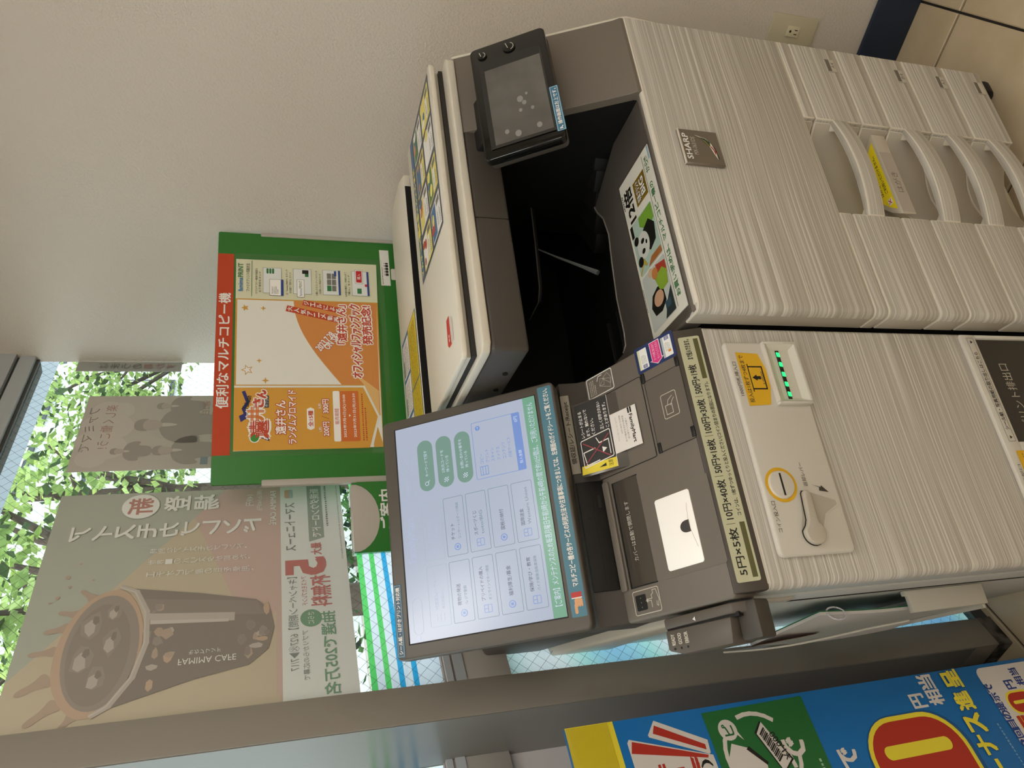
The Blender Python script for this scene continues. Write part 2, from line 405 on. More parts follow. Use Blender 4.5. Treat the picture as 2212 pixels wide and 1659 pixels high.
def bay(name, x0, x1, y, stripes=True, wired=True):
    w = thing(name, None, None, R @ Vector(((x0 + x1) / 2, y, 1.21)), kind='structure')
    MB(R).box(x0, x1, y + .001, y + .006, 1.212, 2.027).build('glass_pane', PANE, w, smooth=False)
    if wired: wires(x0, x1, 1.212, 2.027, y - .0003, w)
    for z0, z1 in ((1.312, 1.3255), (1.288, 1.3025), (1.264, 1.2785), (1.212, 1.2545)) if stripes else ((1.212, 1.3365),):
        quad(x0, x1, y + .0074, z0, z1, 'window_film', FILM, w)
    if stripes:
        for z0, z1, M in ((1.3255, 1.3362, GSTR), (1.3025, 1.312, GSTR), (1.2785, 1.288, BSTR), (1.2545, 1.264, BSTR)):
            quad(x0, x1, y + .0074, z0, z1, 'stripe', M, w)
    b = MB(R).box(x0, x1, y - .006, y + .03, 2.027, 2.034); b.m = 1
    b.box(x0, x1, y - .016, y + .03, 2.034, 2.066); b.m = 0
    b.box(x0, x1, y - .010, y + .03, 2.066, 2.073); b.m = 1
    b.box(x0, x1, y - .022, y + .03, 2.073, 2.19)
    b.build('frame_head', [FRDK, FRAMEM], w)
    b = MB(R); b.m = 0; b.box(x0, x1, y - .004, y + .03, 1.2105, 1.213); b.m = 1
    b.box(x0, x1, y - .012, y + .03, 1.199, 1.2105); b.m = 0
    b.box(x0, x1, y - .008, y + .03, 1.1945, 1.199); b.m = 1
    b.box(x0, x1, y - .014, y + .03, 1.177, 1.1945)
    b.build('frame_sill', [mat('frame_brown_line', '#9c8f86', .5), FRAMEM], w)
    MB(R).box(x0, x1, y - .012, y + .04, 1.096, 1.177).build('rail', RAILM, w, bevel=.001)
    return w
WIN1 = bay('window_1', -.989, 0.0, 0.0)
WIN2 = thing('window_2', None, None, R @ Vector((-.5, 0, .03)), kind='structure')
MB(R).box(-.989, 0, .001, .006, .034, 1.096).build('glass_pane', PANE, WIN2, smooth=False)
wires(-.989, 0, .034, 1.096, -.0003, WIN2)
quad(-.989, 0, .0085, .034, 1.096, 'window_film', IRID, WIN2)
MB(R).box(-.989, 0, -.008, .03, 0, .034).build('frame_sill', FRDK, WIN2)
# post between the two bays, with its glossy side face
b = MB(R).box(-1.056, -.989, -.012, .13, .035, HC); b.build('trim_1', PILM, bevel=.0015)['kind'] = 'structure'
tag(MB(R).box(-1.0575, -1.0562, -.010, .13, .10, HC).build('trim_2', PILS, smooth=False), kind='structure')
tag(MB(R).box(-1.0575, -.988, -.0125, .13, -.002, .035).build('trim_3', SILLM, bevel=.002), kind='structure')
WIN3 = bay('window_3', -2.9, -1.0575, .125, wired=False)
MB(R).box(-2.9, -1.0575, .128, .136, .034, 1.096).build('lower_panel', mat('white_panel', '#c9c5c3', .5), WIN3)
MB(R).box(-2.9, -1.0575, .11, .16, 0, .034).build('frame_sill', FRDK, WIN3)
tag(MB(R).box(XL, -2.9, .02, .14, -.006, 2.18).build('wall_left_pier', WALLM, smooth=False), kind='structure')

# ---------------- ceiling lights the shop has (above and behind the photographer)
LAMPM = mat('tube_light', '#ffffff', .5, emit='#fffaf2', es=12.0)
FIXM = mat('fixture_white', '#e8e6e0', .5)
n = 0
places = ['nearest the window corner', 'along the cream wall, second from the window', 'farthest along the cream wall',
          'middle row by the window', 'middle of the shop ceiling', 'middle row at the back', 'far row by the window', 'far row, second from the window', 'far row at the back']
for ix, x in enumerate((-1.28, -2.5, -3.7)):
    for iy, y in enumerate((-.92, -2.2, -3.45)):
        t = thing('ceiling_light', 'white fluorescent ceiling light, ' + places[n], 'ceiling light', R @ Vector((x, y, HC - .05)), 'fluorescent lights in the ceiling'); n += 1
        MB(R).box(x - .12, x + .12, y - .47, y + .47, HC - .05, HC).build('housing', FIXM, t, bevel=.004)
        MB(R).box(x - .09, x + .09, y - .45, y + .45, HC - .056, HC - .0495).build('tube_panel', LAMPM, t, smooth=False)

# ---------------- outside
GRND = mat('asphalt', '#96948f', .9, mix=('#83817c', (1.5, 1.5, 1.5), 3, .35, .65))
tag(MB(R).box(-14, 26, .31, 30, -.25, -.15).build('ground', GRND, smooth=False), kind='structure')
SOFM = mat('soffit', '#b9c4d2', .6)
tag(MB(R).box(-4.6, 1.2, .145, .62, 2.245, 2.42).build('trim_soffit', SOFM, smooth=False), kind='structure')
BARK = mat('bark', '#3b3129', .9, bump=(40, .8))
LEAFS = [leafmat('leaf_light', '#9db47c', .5), leafmat('leaf_mid', '#7a945f', .5), leafmat('leaf_dark', '#3f523b', .35)]
def foliage(b, c, rad, n, size, rnd, F=R):
    for k in range(n):
        d = Vector((rnd.gauss(0, 1), rnd.gauss(0, 1), rnd.gauss(0, 1))).normalized() * (rnd.random() ** .45)
        p = Vector((c[0] + d.x * rad[0], c[1] + d.y * rad[1], c[2] + d.z * rad[2]))
        a = Vector((rnd.gauss(0, 1), rnd.gauss(0, 1), rnd.gauss(0, .6))).normalized(); q = a.cross(Vector((rnd.gauss(0, 1), rnd.gauss(0, 1), rnd.gauss(0, 1)))).normalized()
        l = size * rnd.uniform(.6, 1.25); w = l * .32
        b.m = rnd.choices((0, 1, 2), (5, 4, 2))[0]
        mid = p + a * l * .45 + a.cross(q) * l * .06
        b.add([p, mid + q * w, p + a * l, mid - q * w], [(0, 1, 2, 3)], F)
def tree(x, y, h, crowns, n, size, label, seed, tr=.09, lean=0.):
    rnd = random.Random(seed)
    t = thing('tree', label, 'tree', R @ Vector((x, y, -.15)), 'trees outside the window')
    b = MB(R); b.tube([(x, y, -.16), (x + lean * .3, y, h * .4), (x + lean, y + .05, h)], [tr, tr * .8, tr * .5], 8)
    for (cx, cy, cz, rx, ry, rz) in crowns[:6]:
        b.tube([(x + lean * .6, y, h * .62), ((x + lean + cx) / 2, (y + cy) / 2, (h * .75 + cz) / 2 + .1), (cx, cy, cz)], [tr * .45, tr * .3, tr * .12], 6)
    b.build('trunk', BARK, t)
    b = MB(R)
    for c in crowns: foliage(b, c[:3], c[3:], n, size, rnd)
    tag(b.build('foliage', LEAFS, t, smooth=False, recalc=False), kind='stuff')
def crownset(x, y, z, r, k, seed):
    rnd = random.Random(seed); return [(x + rnd.uniform(-r, r), y + rnd.uniform(-r * .6, r * .6), z + rnd.uniform(-r * .6, r * .8), r * .55, r * .5, r * .42) for _ in range(k)]
tree(3.1, 4.2, 3.4, crownset(3.2, 4.3, 3.1, 1.1, 6, 1), 150, .12, 'leafy street tree nearest the window post', 11)
tree(5.2, 5.2, 4.0, crownset(5.2, 5.2, 3.5, 1.3, 7, 2), 150, .13, 'leafy street tree behind the recruiting poster', 12)
tree(8.9, 5.8, 4.2, crownset(8.9, 5.8, 3.7, 1.3, 7, 3), 190, .13, 'leafy street tree towards the room corner', 13)
tree(11.2, 8.9, 4.6, crownset(11.2, 8.9, 3.8, 1.4, 6, 4), 150, .15, 'distant tree farthest right behind the glass', 14)
tree(6.0, 8.6, 4.6, crownset(6.0, 8.6, 3.8, 1.7, 7, 5), 150, .16, 'distant tree behind the street trees', 15)
# near trunk whose dark bough and leaves hang at the top left of the pane
tree(.62, 1.75, 2.30, [(.95, 1.7, 2.62, .32, .26, .2), (1.25, 1.6, 2.75, .3, .25, .2), (.55, 1.55, 2.52, .3, .2, .2)], 85, .085, 'near tree with a thick dark trunk just outside the glass', 16, tr=.085, lean=.1)
for k, (hx, hy, hw, lb) in enumerate(((2.1, 3.0, 1.3, 'dark clipped hedge below the coffee poster'), (5.8, 3.6, 1.3, 'dark clipped hedge behind the green sign'))):
    rnd = random.Random(30 + k)
    t = thing('hedge', lb, 'hedge', R @ Vector((hx, hy, -.15)), 'hedges outside the window'); b = MB(R)
    foliage(b, (hx, hy, .5), (hw, .35, .72), 1700, .09, rnd)
    tag(b.build('foliage', [leafmat('hedge_a', '#3c5a35', .25), leafmat('hedge_b', '#27402a', .25), leafmat('hedge_c', '#1a2620', .2)], t, smooth=False, recalc=False), kind='stuff')
    MB(R).tube([(hx, hy, -.16), (hx, hy, .5)], .04).build('stem', BARK, t)
# building across the street
bl = thing('building', 'pale building with framed windows across the street', 'building', R @ Vector((9, 11, -.15)))
BW = mat('facade', '#cfd2d2', .8); BWN = mat('facade_window', '#e3e9ee', .2); BFR = mat('facade_frame', '#39414a', .5)
MB(R).box(3, 22, 11, 16, -.16, 9).build('wall', BW, bl, smooth=False)
for i in range(7):
    for j in range(3):
        x0 = 3.8 + i * 2.5; z0 = 1.2 + j * 2.6
        f = MB(R).box(x0, x0 + 1.7, 10.93, 11, z0, z0 + 1.5).build('window', BFR, bl, smooth=False)
        for q in range(2): MB(R).box(x0 + .1 + q * .8, x0 + .82 + q * .8, 10.91, 10.935, z0 + .1, z0 + 1.4).build('pane', BWN, f, smooth=False)
# utility pole with boxes
po = thing('utility_pole', 'dark utility pole with boxes seen past the recruiting poster', 'pole', R @ Vector((6.7, 4.3, -.15)))
PG = mat('pole_grey', '#54585a', .7)
MB(R).cyl((6.7, 4.3, -.16), .085, 7, 'z', 16).build('post', PG, po)
MB(R).box(6.5, 6.66, 4.1, 4.3, 2.45, 2.9).build('meter_box', mat('box_grey', '#4b5053', .6), po, bevel=.01)
MB(R).box(6.76, 6.92, 4.05, 4.2, 2.1, 2.35).build('meter_box', MATS['box_grey'], po, bevel=.01)

# ---------------- wall outlet
ou = thing('wall_outlet', 'beige wall socket plate low on the cream wall', 'wall outlet', R @ Vector((-.01, -.965, .25)))
OUTF = FR(R @ Vector((0, -.965, .318)), R.to_3x3() @ Vector((0, -1, 0)), (0, 0, 1))
b = MB(OUTF).prism(rrect(-.035, -.062, .035, .062, .006), 'z', 0, .007); b.build('plate', mat('socket_beige', '#c4bda4', .4), ou, bevel=.002)
MB(OUTF).box(-.012, .012, -.017, .017, .007, .0095).build('socket', mat('socket_pale', '#d8d0b4', .4), ou, bevel=.001)
p = Print(OUTF, .0097, 'socket_holes'); p.rect(-.006, -.011, -.004, -.003, INK); p.rect(.003, -.011, .005, -.003, INK); p.circ(0, .008, .003, INK); p.on(ou)

# ================================================================== POSTERS ON THE GLASS (printed side faces the street, so seen mirrored)
def flat(name, c, r=.75): return mat(name, c, r)
PGN, POR, PRD, PWH = flat('faded_green', '#b3b9ad'), flat('faded_orange', '#c6bda6'), flat('faded_red', '#c9b3aa'), flat('faded_white', '#dfe5e2')
PGY, PDK, PTX = flat('faded_grey', '#c6c0b7'), flat('faded_dark', '#6f6861'), flat('faded_letter', '#e9ebe7')
sheet = MB(WINF).box(-.988, -.477, 1.357, 1.892, .0012, .0018)
po1 = thing('coffee_poster', 'large faded poster of an iced coffee cup taped to the window beside the post', 'poster', WINF @ Vector((-.73, 1.357, .001)))
sheet.build('paper_sheet', PGN, po1, smooth=False)
p = Print(WINF, .002, mirror=True)
p.poly([(.556, 1.643), (.897, 1.892), (.988, 1.892), (.988, 1.48), (.70, 1.48)], POR, 1)
p.poly([(.477, 1.588), (.556, 1.643), (.988, 1.48), (.477, 1.48)], PRD, 2)
p.poly([(.80, 1.49), (.988, 1.62), (.988, 1.49)], POR, 3)
p.rect(.477, 1.357, .988, 1.4805, PWH, 4)
# iced coffee cup
cup = flat('faded_cup', '#9f978f'); cup2 = flat('faded_cup_dark', '#8e8780'); cup3 = flat('faded_cup_brown', '#b5a494'); cup4 = flat('faded_cup_ice', '#bcb5ad'); cupw = flat('faded_cup_rim', '#c8c3bb'); cup5 = flat('faded_cup_mid', '#978f88'); cup6 = flat('faded_cup_amber', '#c2ac97')
def lerp(a, b, t): return (a[0] + (b[0] - a[0]) * t, a[1] + (b[1] - a[1]) * t)
rn = random.Random(5)
# crown of splashing coffee
def drop(bx, bz, tx, tz, w):
    dx, dz = tx - bx, tz - bz; L = math.hypot(dx, dz); nx, nz = -dz / L * w, dx / L * w
    p.blob([(bx - nx, bz - nz), (bx + dx * .5 - nx * .35, bz + dz * .5 - nz * .35), (tx - nx * .4, tz - nz * .4), (tx + dx / L * w * .5, tz + dz / L * w * .5), (tx + nx * .4, tz + nz * .4), (bx + dx * .5 + nx * .35, bz + dz * .5 + nz * .35), (bx + nx, bz + nz)], cup3, 5)
for a in ((.745, 1.79, .725, 1.812, .012), (.775, 1.81, .768, 1.838, .012), (.800, 1.82, .806, 1.852, .014), (.845, 1.83, .848, 1.866, .013), (.895, 1.83, .918, 1.868, .018), (.94, 1.81, .972, 1.846, .016), (.965, 1.785, .986, 1.80, .012)): drop(*a)
for a, c, r_ in ((.690, 1.842, .004), (.712, 1.835, .003), (.735, 1.850, .0035), (.66, 1.826, .0025), (.70, 1.80, .0025), (.745, 1.86, .002)): p.circ(a, c, r_, cup3, 5, n=10)
p.blob([(.724, 1.745), (.728, 1.772), (.742, 1.795), (.77, 1.815), (.81, 1.829), (.86, 1.834), (.91, 1.828), (.95, 1.808), (.975, 1.782), (.972, 1.755), (.92, 1.72), (.84, 1.70), (.77, 1.715)], cup6, 5.5)
p.poly(circ(.850, 1.765, .112, 36, .056), cup, 6); p.poly(circ(.855, 1.768, .098, 36, .046), cup5, 6.5)
def facet(cx, cz, rx, rz, M, lay, k=7): p.poly([(cx + rx * rn.uniform(.7, 1.1) * math.cos(2 * math.pi * i / k), cz + rz * rn.uniform(.7, 1.1) * math.sin(2 * math.pi * i / k)) for i in range(k)], M, lay)
for cx, cz, rx, rz in ((.80, 1.785, .030, .018), (.865, 1.79, .034, .018), (.835, 1.752, .03, .014), (.905, 1.765, .026, .016), (.775, 1.755, .02, .012)):
    facet(cx, cz, rx, rz, cup, 7); facet(cx + rx * .2, cz + rz * .15, rx * .6, rz * .6, cup4, 7.5, 6); facet(cx - rx * .3, cz - rz * .2, rx * .4, rz * .35, cup2, 8, 5)
# tapering cup body
body = [(.724, 1.745), (.735, 1.72), (.78, 1.70), (.845, 1.695), (.91, 1.708), (.955, 1.735), (.966, 1.755), (.925, 1.62), (.908, 1.534), (.88, 1.503), (.835, 1.493), (.795, 1.501), (.772, 1.524), (.748, 1.62)]
p.poly(body, cup2, 8.5)
p.poly([(.752, 1.712), (.79, 1.698), (.806, 1.51), (.775, 1.523)], cup5, 9); p.poly([(.785, 1.70), (.806, 1.696), (.815, 1.56), (.797, 1.56)], cup4, 9.5); p.poly([(.80, 1.697), (.808, 1.696), (.816, 1.57), (.81, 1.57)], cupw, 10)
for k in range(26):
    u = rn.random(); v = rn.random(); xx = .752 + .18 * u; zz = 1.655 + .045 * v if k < 15 else 1.505 + .045 * v
    if k >= 15: xx = .79 + .10 * u
    facet(xx, zz, rn.uniform(.006, .016), rn.uniform(.005, .012), rn.choice([cup4, cup3, cup5, cup, cup6]), 9.2 + (k % 5) * .2, rn.choice([5, 6, 7]))
p.line([(.722, 1.750), (.735, 1.725), (.78, 1.704), (.845, 1.698), (.91, 1.711), (.957, 1.739), (.970, 1.760)], .009, cup4, 10.5); p.line([(.722, 1.753), (.735, 1.728), (.78, 1.707), (.845, 1.701), (.91, 1.714), (.957, 1.742), (.970, 1.763)], .003, cupw, 11)
p.text('FAMIMA CAFE', .884, 1.555, .896, 1.645, PTX, 12, rot=-90); p.text('モカブレンド', .869, 1.58, .878, 1.63, PTX, 12, rot=-90)
# lettering, set vertically
def vtext(p, s, x, z0, z1, w, M, lay=10, bold=0., rev=False):
    n = len(s); st = (z0 - z1) / n
    for i, c in enumerate(s):
        if c in ' 　': continue
        zc = z0 - (i + .5) * st; h = st * .42
        if c == 'ー': p.rect(x - w * .06, zc - h, x + w * .06, zc + h, M, lay)
        elif c in '。、': p.circ(x + w * .3, zc + h * .6, w * .12, M, lay)
        else: p.text(c, x - w / 2, zc - h, x + w / 2, zc + h, M, lay, bold)
p.circ(.518, 1.745, .034, PTX, 9); p.text('新', .496, 1.723, .54, 1.767, flat('faded_red_ink', '#bd8d83'), 10, .02)
vtext(p, '登場', .514, 1.706, 1.596, .042, PTX, 10, .02)
vtext(p, 'アイスモカブレンド', .586, 1.860, 1.515, .036, PTX, 10, .02)
vtext(p, '特別なアイスモカブレンド。', .640, 1.716, 1.535, .012, PTX)
vtext(p, '世界一のバリスタが認めた、', .668, 1.716, 1.528, .012, PTX)
vtext(p, 'エチオピア産の豆を使用。', .697, 1.716, 1.520, .012, PTX)
p.text('149円', .498, 1.533, .53, 1.548, PTX, 10); p.text('(税込160円)', .484, 1.515, .545, 1.527, PTX, 10)
p.text('FAMIMA CAFÉ', .489, 1.489, .588, 1.503, PTX, 10, .01)
GI, RI, DG = flat('faded_green_ink', '#7fa58a'), flat('faded_red_ink2', '#c07d78'), flat('faded_grey_ink', '#8b918e')
p.rect(.487, 1.456, .512, 1.472, flat('faded_logo_orange', '#cfae96'), 6, .004); p.rect(.487, 1.456, .512, 1.4625, flat('faded_logo_blue', '#a6bfc4'), 7)
p.text('スマートニュース', .527, 1.452, .66, 1.472, DG, 8, .012)
p.poly([(.477, 1.397), (.629, 1.397), (.639, 1.4265), (.477, 1.4265)], flat('faded_banner', '#9aa79c'), 6); p.text('新規ダウンロードで', .487, 1.402, .627, 1.421, PTX, 8, .01)
p.bars(.48, 1.385, .70, 1.393, 1, DG, 8); p.bars(.48, 1.362, .86, 1.368, 1, flat('faded_light_ink', '#b6bcb8'), 8)
p.text('最大', .643, 1.404, .674, 1.424, RI, 8, .015)
p.text('5', .683, 1.400, .722, 1.470, RI, 8, .03); p.text('杯無料', .727, 1.392, .80, 1.428, RI, 8, .015)
p.text('アイスモカブレンド', .727, 1.435, .795, 1.446, RI, 8); p.text('【キャンペーン期間】6/27㊋▶7/17', .727, 1.452, .93, 1.470, DG, 8)
p.circ(.824, 1.430, .019, GI, 6); p.text('さらに', .811, 1.425, .837, 1.436, PTX, 8)
p.text('アプリからの応募で', .85, 1.436, .95, 1.447, DG, 8); p.text('抽選で205万名', .812, 1.388, .98, 1.414, GI, 8, .015)
p.on(po1)
tape = mat('clear_tape', '#d4d6d2', .3)
# recruiting poster
po2 = thing('recruiting_poster', 'faded recruiting poster with dark suited figures, narrower, at mid window', 'poster', WINF @ Vector((-.275, 1.49, .001)))
MB(WINF).box(-.407, -.144, 1.49, 1.898, .0012, .0018).build('paper_sheet', PGY, po2, smooth=False)
p = Print(WINF, .002, mirror=True)
lg, g2, g3 = flat('faded_pale', '#cec8bf'), flat('faded_figure', '#a8a19a'), flat('faded_skin', '#bfb5ac')
for a, b_, r_ in ((.20, 1.85, .034), (.25, 1.862, .034), (.31, 1.866, .034), (.365, 1.86, .03), (.33, 1.835, .04), (.26, 1.835, .045), (.20, 1.825, .03)): p.circ(a, b_, r_, lg, 1)
p.text('ファミマで', .19, 1.866, .345, 1.888, flat('faded_ink', '#968e86'), 3); p.text('楽しく働こう!', .18, 1.832, .335, 1.856, flat('faded_ink_red', '#b39186'), 3)
for a, b_, w, h in ((.255, 1.735, .062, .15), (.185, 1.72, .035, .075), (.345, 1.705, .045, .095), (.345, 1.80, .03, .055)):
    p.blob([(a - w * .55, b_ - h), (a - w * .62, b_ - h * .45), (a - w * 1.05, b_ - h * .62), (a - w * 1.12, b_ - h * .3), (a - w * .8, b_ - h * .06), (a - w * .22, b_ + h * .03), (a + w * .22, b_ + h * .03), (a + w * .8, b_ - h * .06), (a + w * 1.12, b_ - h * .3), (a + w * 1.0, b_ - h * .62), (a + w * .62, b_ - h * .45), (a + w * .55, b_ - h)], g2, 2)
    p.blob([(a - w * .16, b_ + h * .02), (a, b_ - h * .3), (a + w * .16, b_ + h * .02)], lg, 2.5)
    p.circ(a, b_ + w * .36, w * .30, g3, 3, w * .40); p.blob([(a - w * .36, b_ + w * .36), (a - w * .34, b_ + w * .8), (a, b_ + w * .92), (a + w * .34, b_ + w * .8), (a + w * .36, b_ + w * .36), (a + w * .2, b_ + w * .6), (a - w * .2, b_ + w * .6)], g2, 4)
p.text('1日3時間~OK!', .165, 1.615, .31, 1.632, flat('faded_ink_red', '#b39186'), 3); p.text('週2日', .165, 1.636, .22, 1.652, MATS['faded_ink_red'], 3)
p.rect(.37, 1.63, .395, 1.645, flat('faded_blue', '#8d9aa2'), 2); p.bars(.16, 1.50, .39, 1.60, 6, g2, 2)
p.on(po2)
po3 = thing('window_notice', 'grey notice sheet cut off by the cream wall edge', 'poster', WINF @ Vector((-.022, 1.712, .001)))
MB(WINF).box(-.042, -.001, 1.712, 1.945, .0012, .0018).build('paper_sheet', flat('faded_notice', '#a9aba6'), po3, smooth=False)
p = Print(WINF, .002, mirror=True); vtext(p, 'はまうの', .022, 1.90, 1.80, .022, flat('notice_ink', '#7b7d79')); vtext(p, '募かす', .022, 1.80, 1.725, .024, flat('notice_red', '#a8857c')); p.on(po3)

# ================================================================== BLUE CAMPAIGN POSTER BY THE POST
CB, CY, CG, CR = mat('poster_blue', '#1773bd', .4), mat('poster_yellow', '#efdd3c', .4), mat('poster_green', '#1f6b33', .4), mat('poster_red', '#b52f22', .4)
CW, CN = mat('poster_white', '#dcd6d0', .4), mat('poster_navy', '#1d3f86', .4)
bp = thing('campaign_poster', 'blue and yellow campaign poster board standing left of the post', 'poster board', BLUE @ Vector((-.28, 0, 0)))
MB(BLUE).box(-.56, 0, .02, 1.0685, -.010, 0).build('board', CB, bp, bevel=.001)
MB(BLUE).box(-.56, -.002, .998, 1.0705, .0002, .0022).build('clear_sleeve', glassmat('clear_sleeve', '#f4f2e4', .06), bp, smooth=False)
MB(BLUE).box(-.52, -.06, 0, .022, -.09, .09).build('stand_foot', GREYM, bp, bevel=.004)
p = Print(BLUE, .0003)
def B(w, z): return (-w, z)
p.rect(-.56, .988, 0, 1.0685, CY, 1)
p.poly([B(.016, .921), B(.028, .927), B(.064, .846), B(.056, .845)], CR, 3); p.line([B(.013, .918), B(.030, .932), B(.067, .844), B(.052, .842)], .007, CW, 2, True); p.poly([B(.013, .918), B(.030, .932), B(.067, .844), B(.052, .842)], CW, 2)
p.poly([B(.031, .970), B(.036, .974), B(.30, .974), B(.30, .835), B(.073, .838)], CW, 2)
p.poly([B(.035, .966), B(.052, .972), B(.076, .848), B(.072, .846)], CR, 3)
p.text('夏', -.16, .87, -.073, .932, CR, 3, .05); p.text('円)', -.13, .845, -.078, .866, INK, 3, .02, rot=0)
p.poly([B(.009, .832), B(.006, .637), B(.56, .66), B(.56, .835)], CG, 2)
for k in range(26):
    a0, a1 = [math.radians(-40 + 300 * (k + q) / 26) for q in (0, 1)]
    if 5 <= k <= 7: continue
    p.line([(-.085 + .064 * math.cos(a0), .752 + .064 * math.sin(a0)), (-.085 + .064 * math.cos(a1), .752 + .064 * math.sin(a1))], .007, CW, 3)
p.circ(-.041, .797, .0165, CW, 4); p.poly([(-.05, .784), (-.06, .775), (-.043, .782)], CW, 4); p.text('ピ', -.050, .788, -.032, .806, CG, 5, .02)
p.poly([B(.035, .735), B(.052, .752), B(.118, .728), B(.10, .702)], INK, 4); p.poly([B(.037, .733), B(.054, .749), B(.115, .727), B(.099, .706)], CW, 5)
for k in range(16):
    t = k / 16; a = lerp(B(.056, .743), B(.102, .728), t); q = lerp(B(.047, .733), B(.094, .718), t); p.line([a, q], .0016 if k % 3 else .0028, INK, 6)
p.text('¥1,000', -.099, .709, -.054, .722, INK, 6, .01, rot=18)
p.poly([B(.062, .800), B(.072, .775), B(.10, .752), B(.135, .76), B(.145, .80), B(.12, .815), B(.085, .815)], CW, 4); p.poly([B(.070, .772), B(.098, .749), B(.102, .752), B(.074, .778)], INK, 5)
p.text('トで', -.150, .672, -.068, .712, CW, 3, .03)
p.bars(-.22, .652, -.012, .660, 1, mat('poster_pale_green', '#9fc0a0', .5), 3)
# red zero in a yellow ring, "extra" lettering
p.poly(rrect(-.40, .350, -.060, .566, .075, 8), mat('poster_blue_dark', '#12568f', .4), 2); p.poly(rrect(-.40, .358, -.063, .563, .07, 8), CY, 3); p.poly(rrect(-.392, .366, -.071, .555, .062, 8), CR, 4)
p.poly(rrect(-.130, .392, -.108, .532, .011, 6), CY, 5)
p.text('で', -.13, .585, -.098, .618, CW, 3, .03); p.text('ば', -.175, .585, -.14, .618, CW, 3, .03)
p.text('円', -.057, .396, -.034, .425, CW, 4, .03); p.text('相', -.057, .356, -.032, .388, CW, 4, .03); p.text('当', -.029, .356, -.004, .388, CW, 4, .03)
for c, w, z in (('呈', .018, .314), ('進', .058, .316), ('ス', .097, .321), ('ナ', .133, .325)): p.text(c, -w - .0155, z - .0175, -w + .0155, z + .0175, CY, 4, .035, out=mat('poster_blue_dark', '#12568f', .4), ow=.08)
p.rect(-.20, .320, -.157, .328, CY, 4); p.text('ボ', -.24, .307, -.208, .343, CY, 4, .035)
p.bars(-.22, .272, -.010, .279, 1, mat('poster_pale_blue', '#7fa9cf', .5), 3)
p.poly(rrect(-.40, .05, -.007, .252, .014), CW, 2)
for c, w in (('で', .044), ('示', .061), ('提', .078), ('の', .093), ('目', .110), ('回', .126), ('2', .142)): p.text(c, -w - .0075, .236, -w + .0075, .252, CN, 3, .03)
p.text('円', -.052, .184, -.036, .204, CN, 3, .03); p.text('相当', -.048, .158, -.016, .176, CN, 3, .03)
p.poly(rrect(-.098, .158, -.055, .225, .02), CY, 3); p.poly(rrect(-.094, .162, -.059, .221, .017), CR, 4); p.poly(rrect(-.079, .172, -.073, .212, .003), CY, 5); p.text('5', -.135, .158, -.100, .222, CR, 4, .05, out=CY)
p.on(bp)

# ================================================================== PHOTOCOPIER
cp = thing('photocopier', 'large beige and taupe photocopier with four paper drawers and an open output bay', 'photocopier', (.30, .33, 0))
ZC = .905
b = MB(); b.box(.006, .598, .068, .655, .055, .83); b.build('cabinet', BEIGE, cp, bevel=.004)
MB().box(.006, .199, .0445, .0675, .083, .87).box(.412, .597, .0445, .0675, .083, .87).box(.199, .412, .0648, .0675, .083, .58).build('gap_shade_panel', PITCHB, cp)  # added black sheets that paint the shade seen in the drawer seams
RX0, RX1 = .2005, .4105
def scoop_y(x):
    t = (x - RX0) / (RX1 - RX0); return .006 + .052 * math.sin(math.pi * min(1, max(0, t))) ** .7
def front_panel(b, z0, z1, notch=None):
    # left and right of the finger scoop, with the scoop surface between; rounded outer ends
    def slab(x0, x1, za, zb, rl, rr):
        prof = []
        n = 5
        if rl:
            prof += [(x0 + rl - rl * math.sin(math.radians(90 * i / n)), rl - rl * math.cos(math.radians(90 * i / n)) if False else rl * (1 - math.cos(math.radians(90 * i / n)))) for i in range(n + 1)]
        else: prof += [(x0, 0)]
        prof += [(x0, .044), (x1, .044)]
        if rr:
            prof += [(x1 - rr + rr * math.sin(math.radians(90 * i / n)), rr * (1 - math.cos(math.radians(90 * i / n)))) for i in range(n, -1, -1)]
        else: prof += [(x1, 0)]
        k0 = len(b.mi); b.prism(prof, 'z', za, zb)
        if rl: b.mi[k0 + 2 + n] = 1
    b.m = 0
    if notch is None:
        slab(0, RX0, z0, z1, .014, 0); slab(RX1, .602, z0, z1, 0, .006)
        a, c = z0, z1
    else:
        slab(0, .602, notch, z1, .014, .006); slab(0, RX0, z0, notch, .014, 0); slab(RX1, .602, z0, notch, 0, .006); a, c = z0, notch
    b.m = 1
    N = 16; pts = [(RX0 + (RX1 - RX0) * i / N, scoop_y(RX0 + (RX1 - RX0) * i / N)) for i in range(N + 1)]
    b.prism(pts + [(RX1, .0645), (RX0, .0645)], 'z', a, c)
b = MB(); front_panel(b, .5580, ZC - .002, .583); fc = b.build('front_cover', [LAM, SCOOP, RIM], cp, bevel=.0024, seg=2, bmat=2)  # bevels take the rim colour: edge highlights painted in
MB().prism([(.0, ZC - .0035), (.0035, ZC), (.018, ZC), (.018, ZC - .0035)], 'x', .012, .598).build('top_edge', RIM, cp, bevel=.0012)
drz = [(.4540, .5552), (.3898, .4512), (.2890, .3870), (.1852, .2862), (.083, .1824)]
hz = [(.4875, .5215), None, (.3185, .3560), (.2155, .2530), (.1130, .1490)]
tags = [('A4', .464), None, ('B4', .297), ('A3', .1925), ('', .0915)]
lab = ['top paper drawer', 'narrow postcard drawer with a yellow caution label', 'second paper drawer', 'third paper drawer', 'bottom paper drawer']
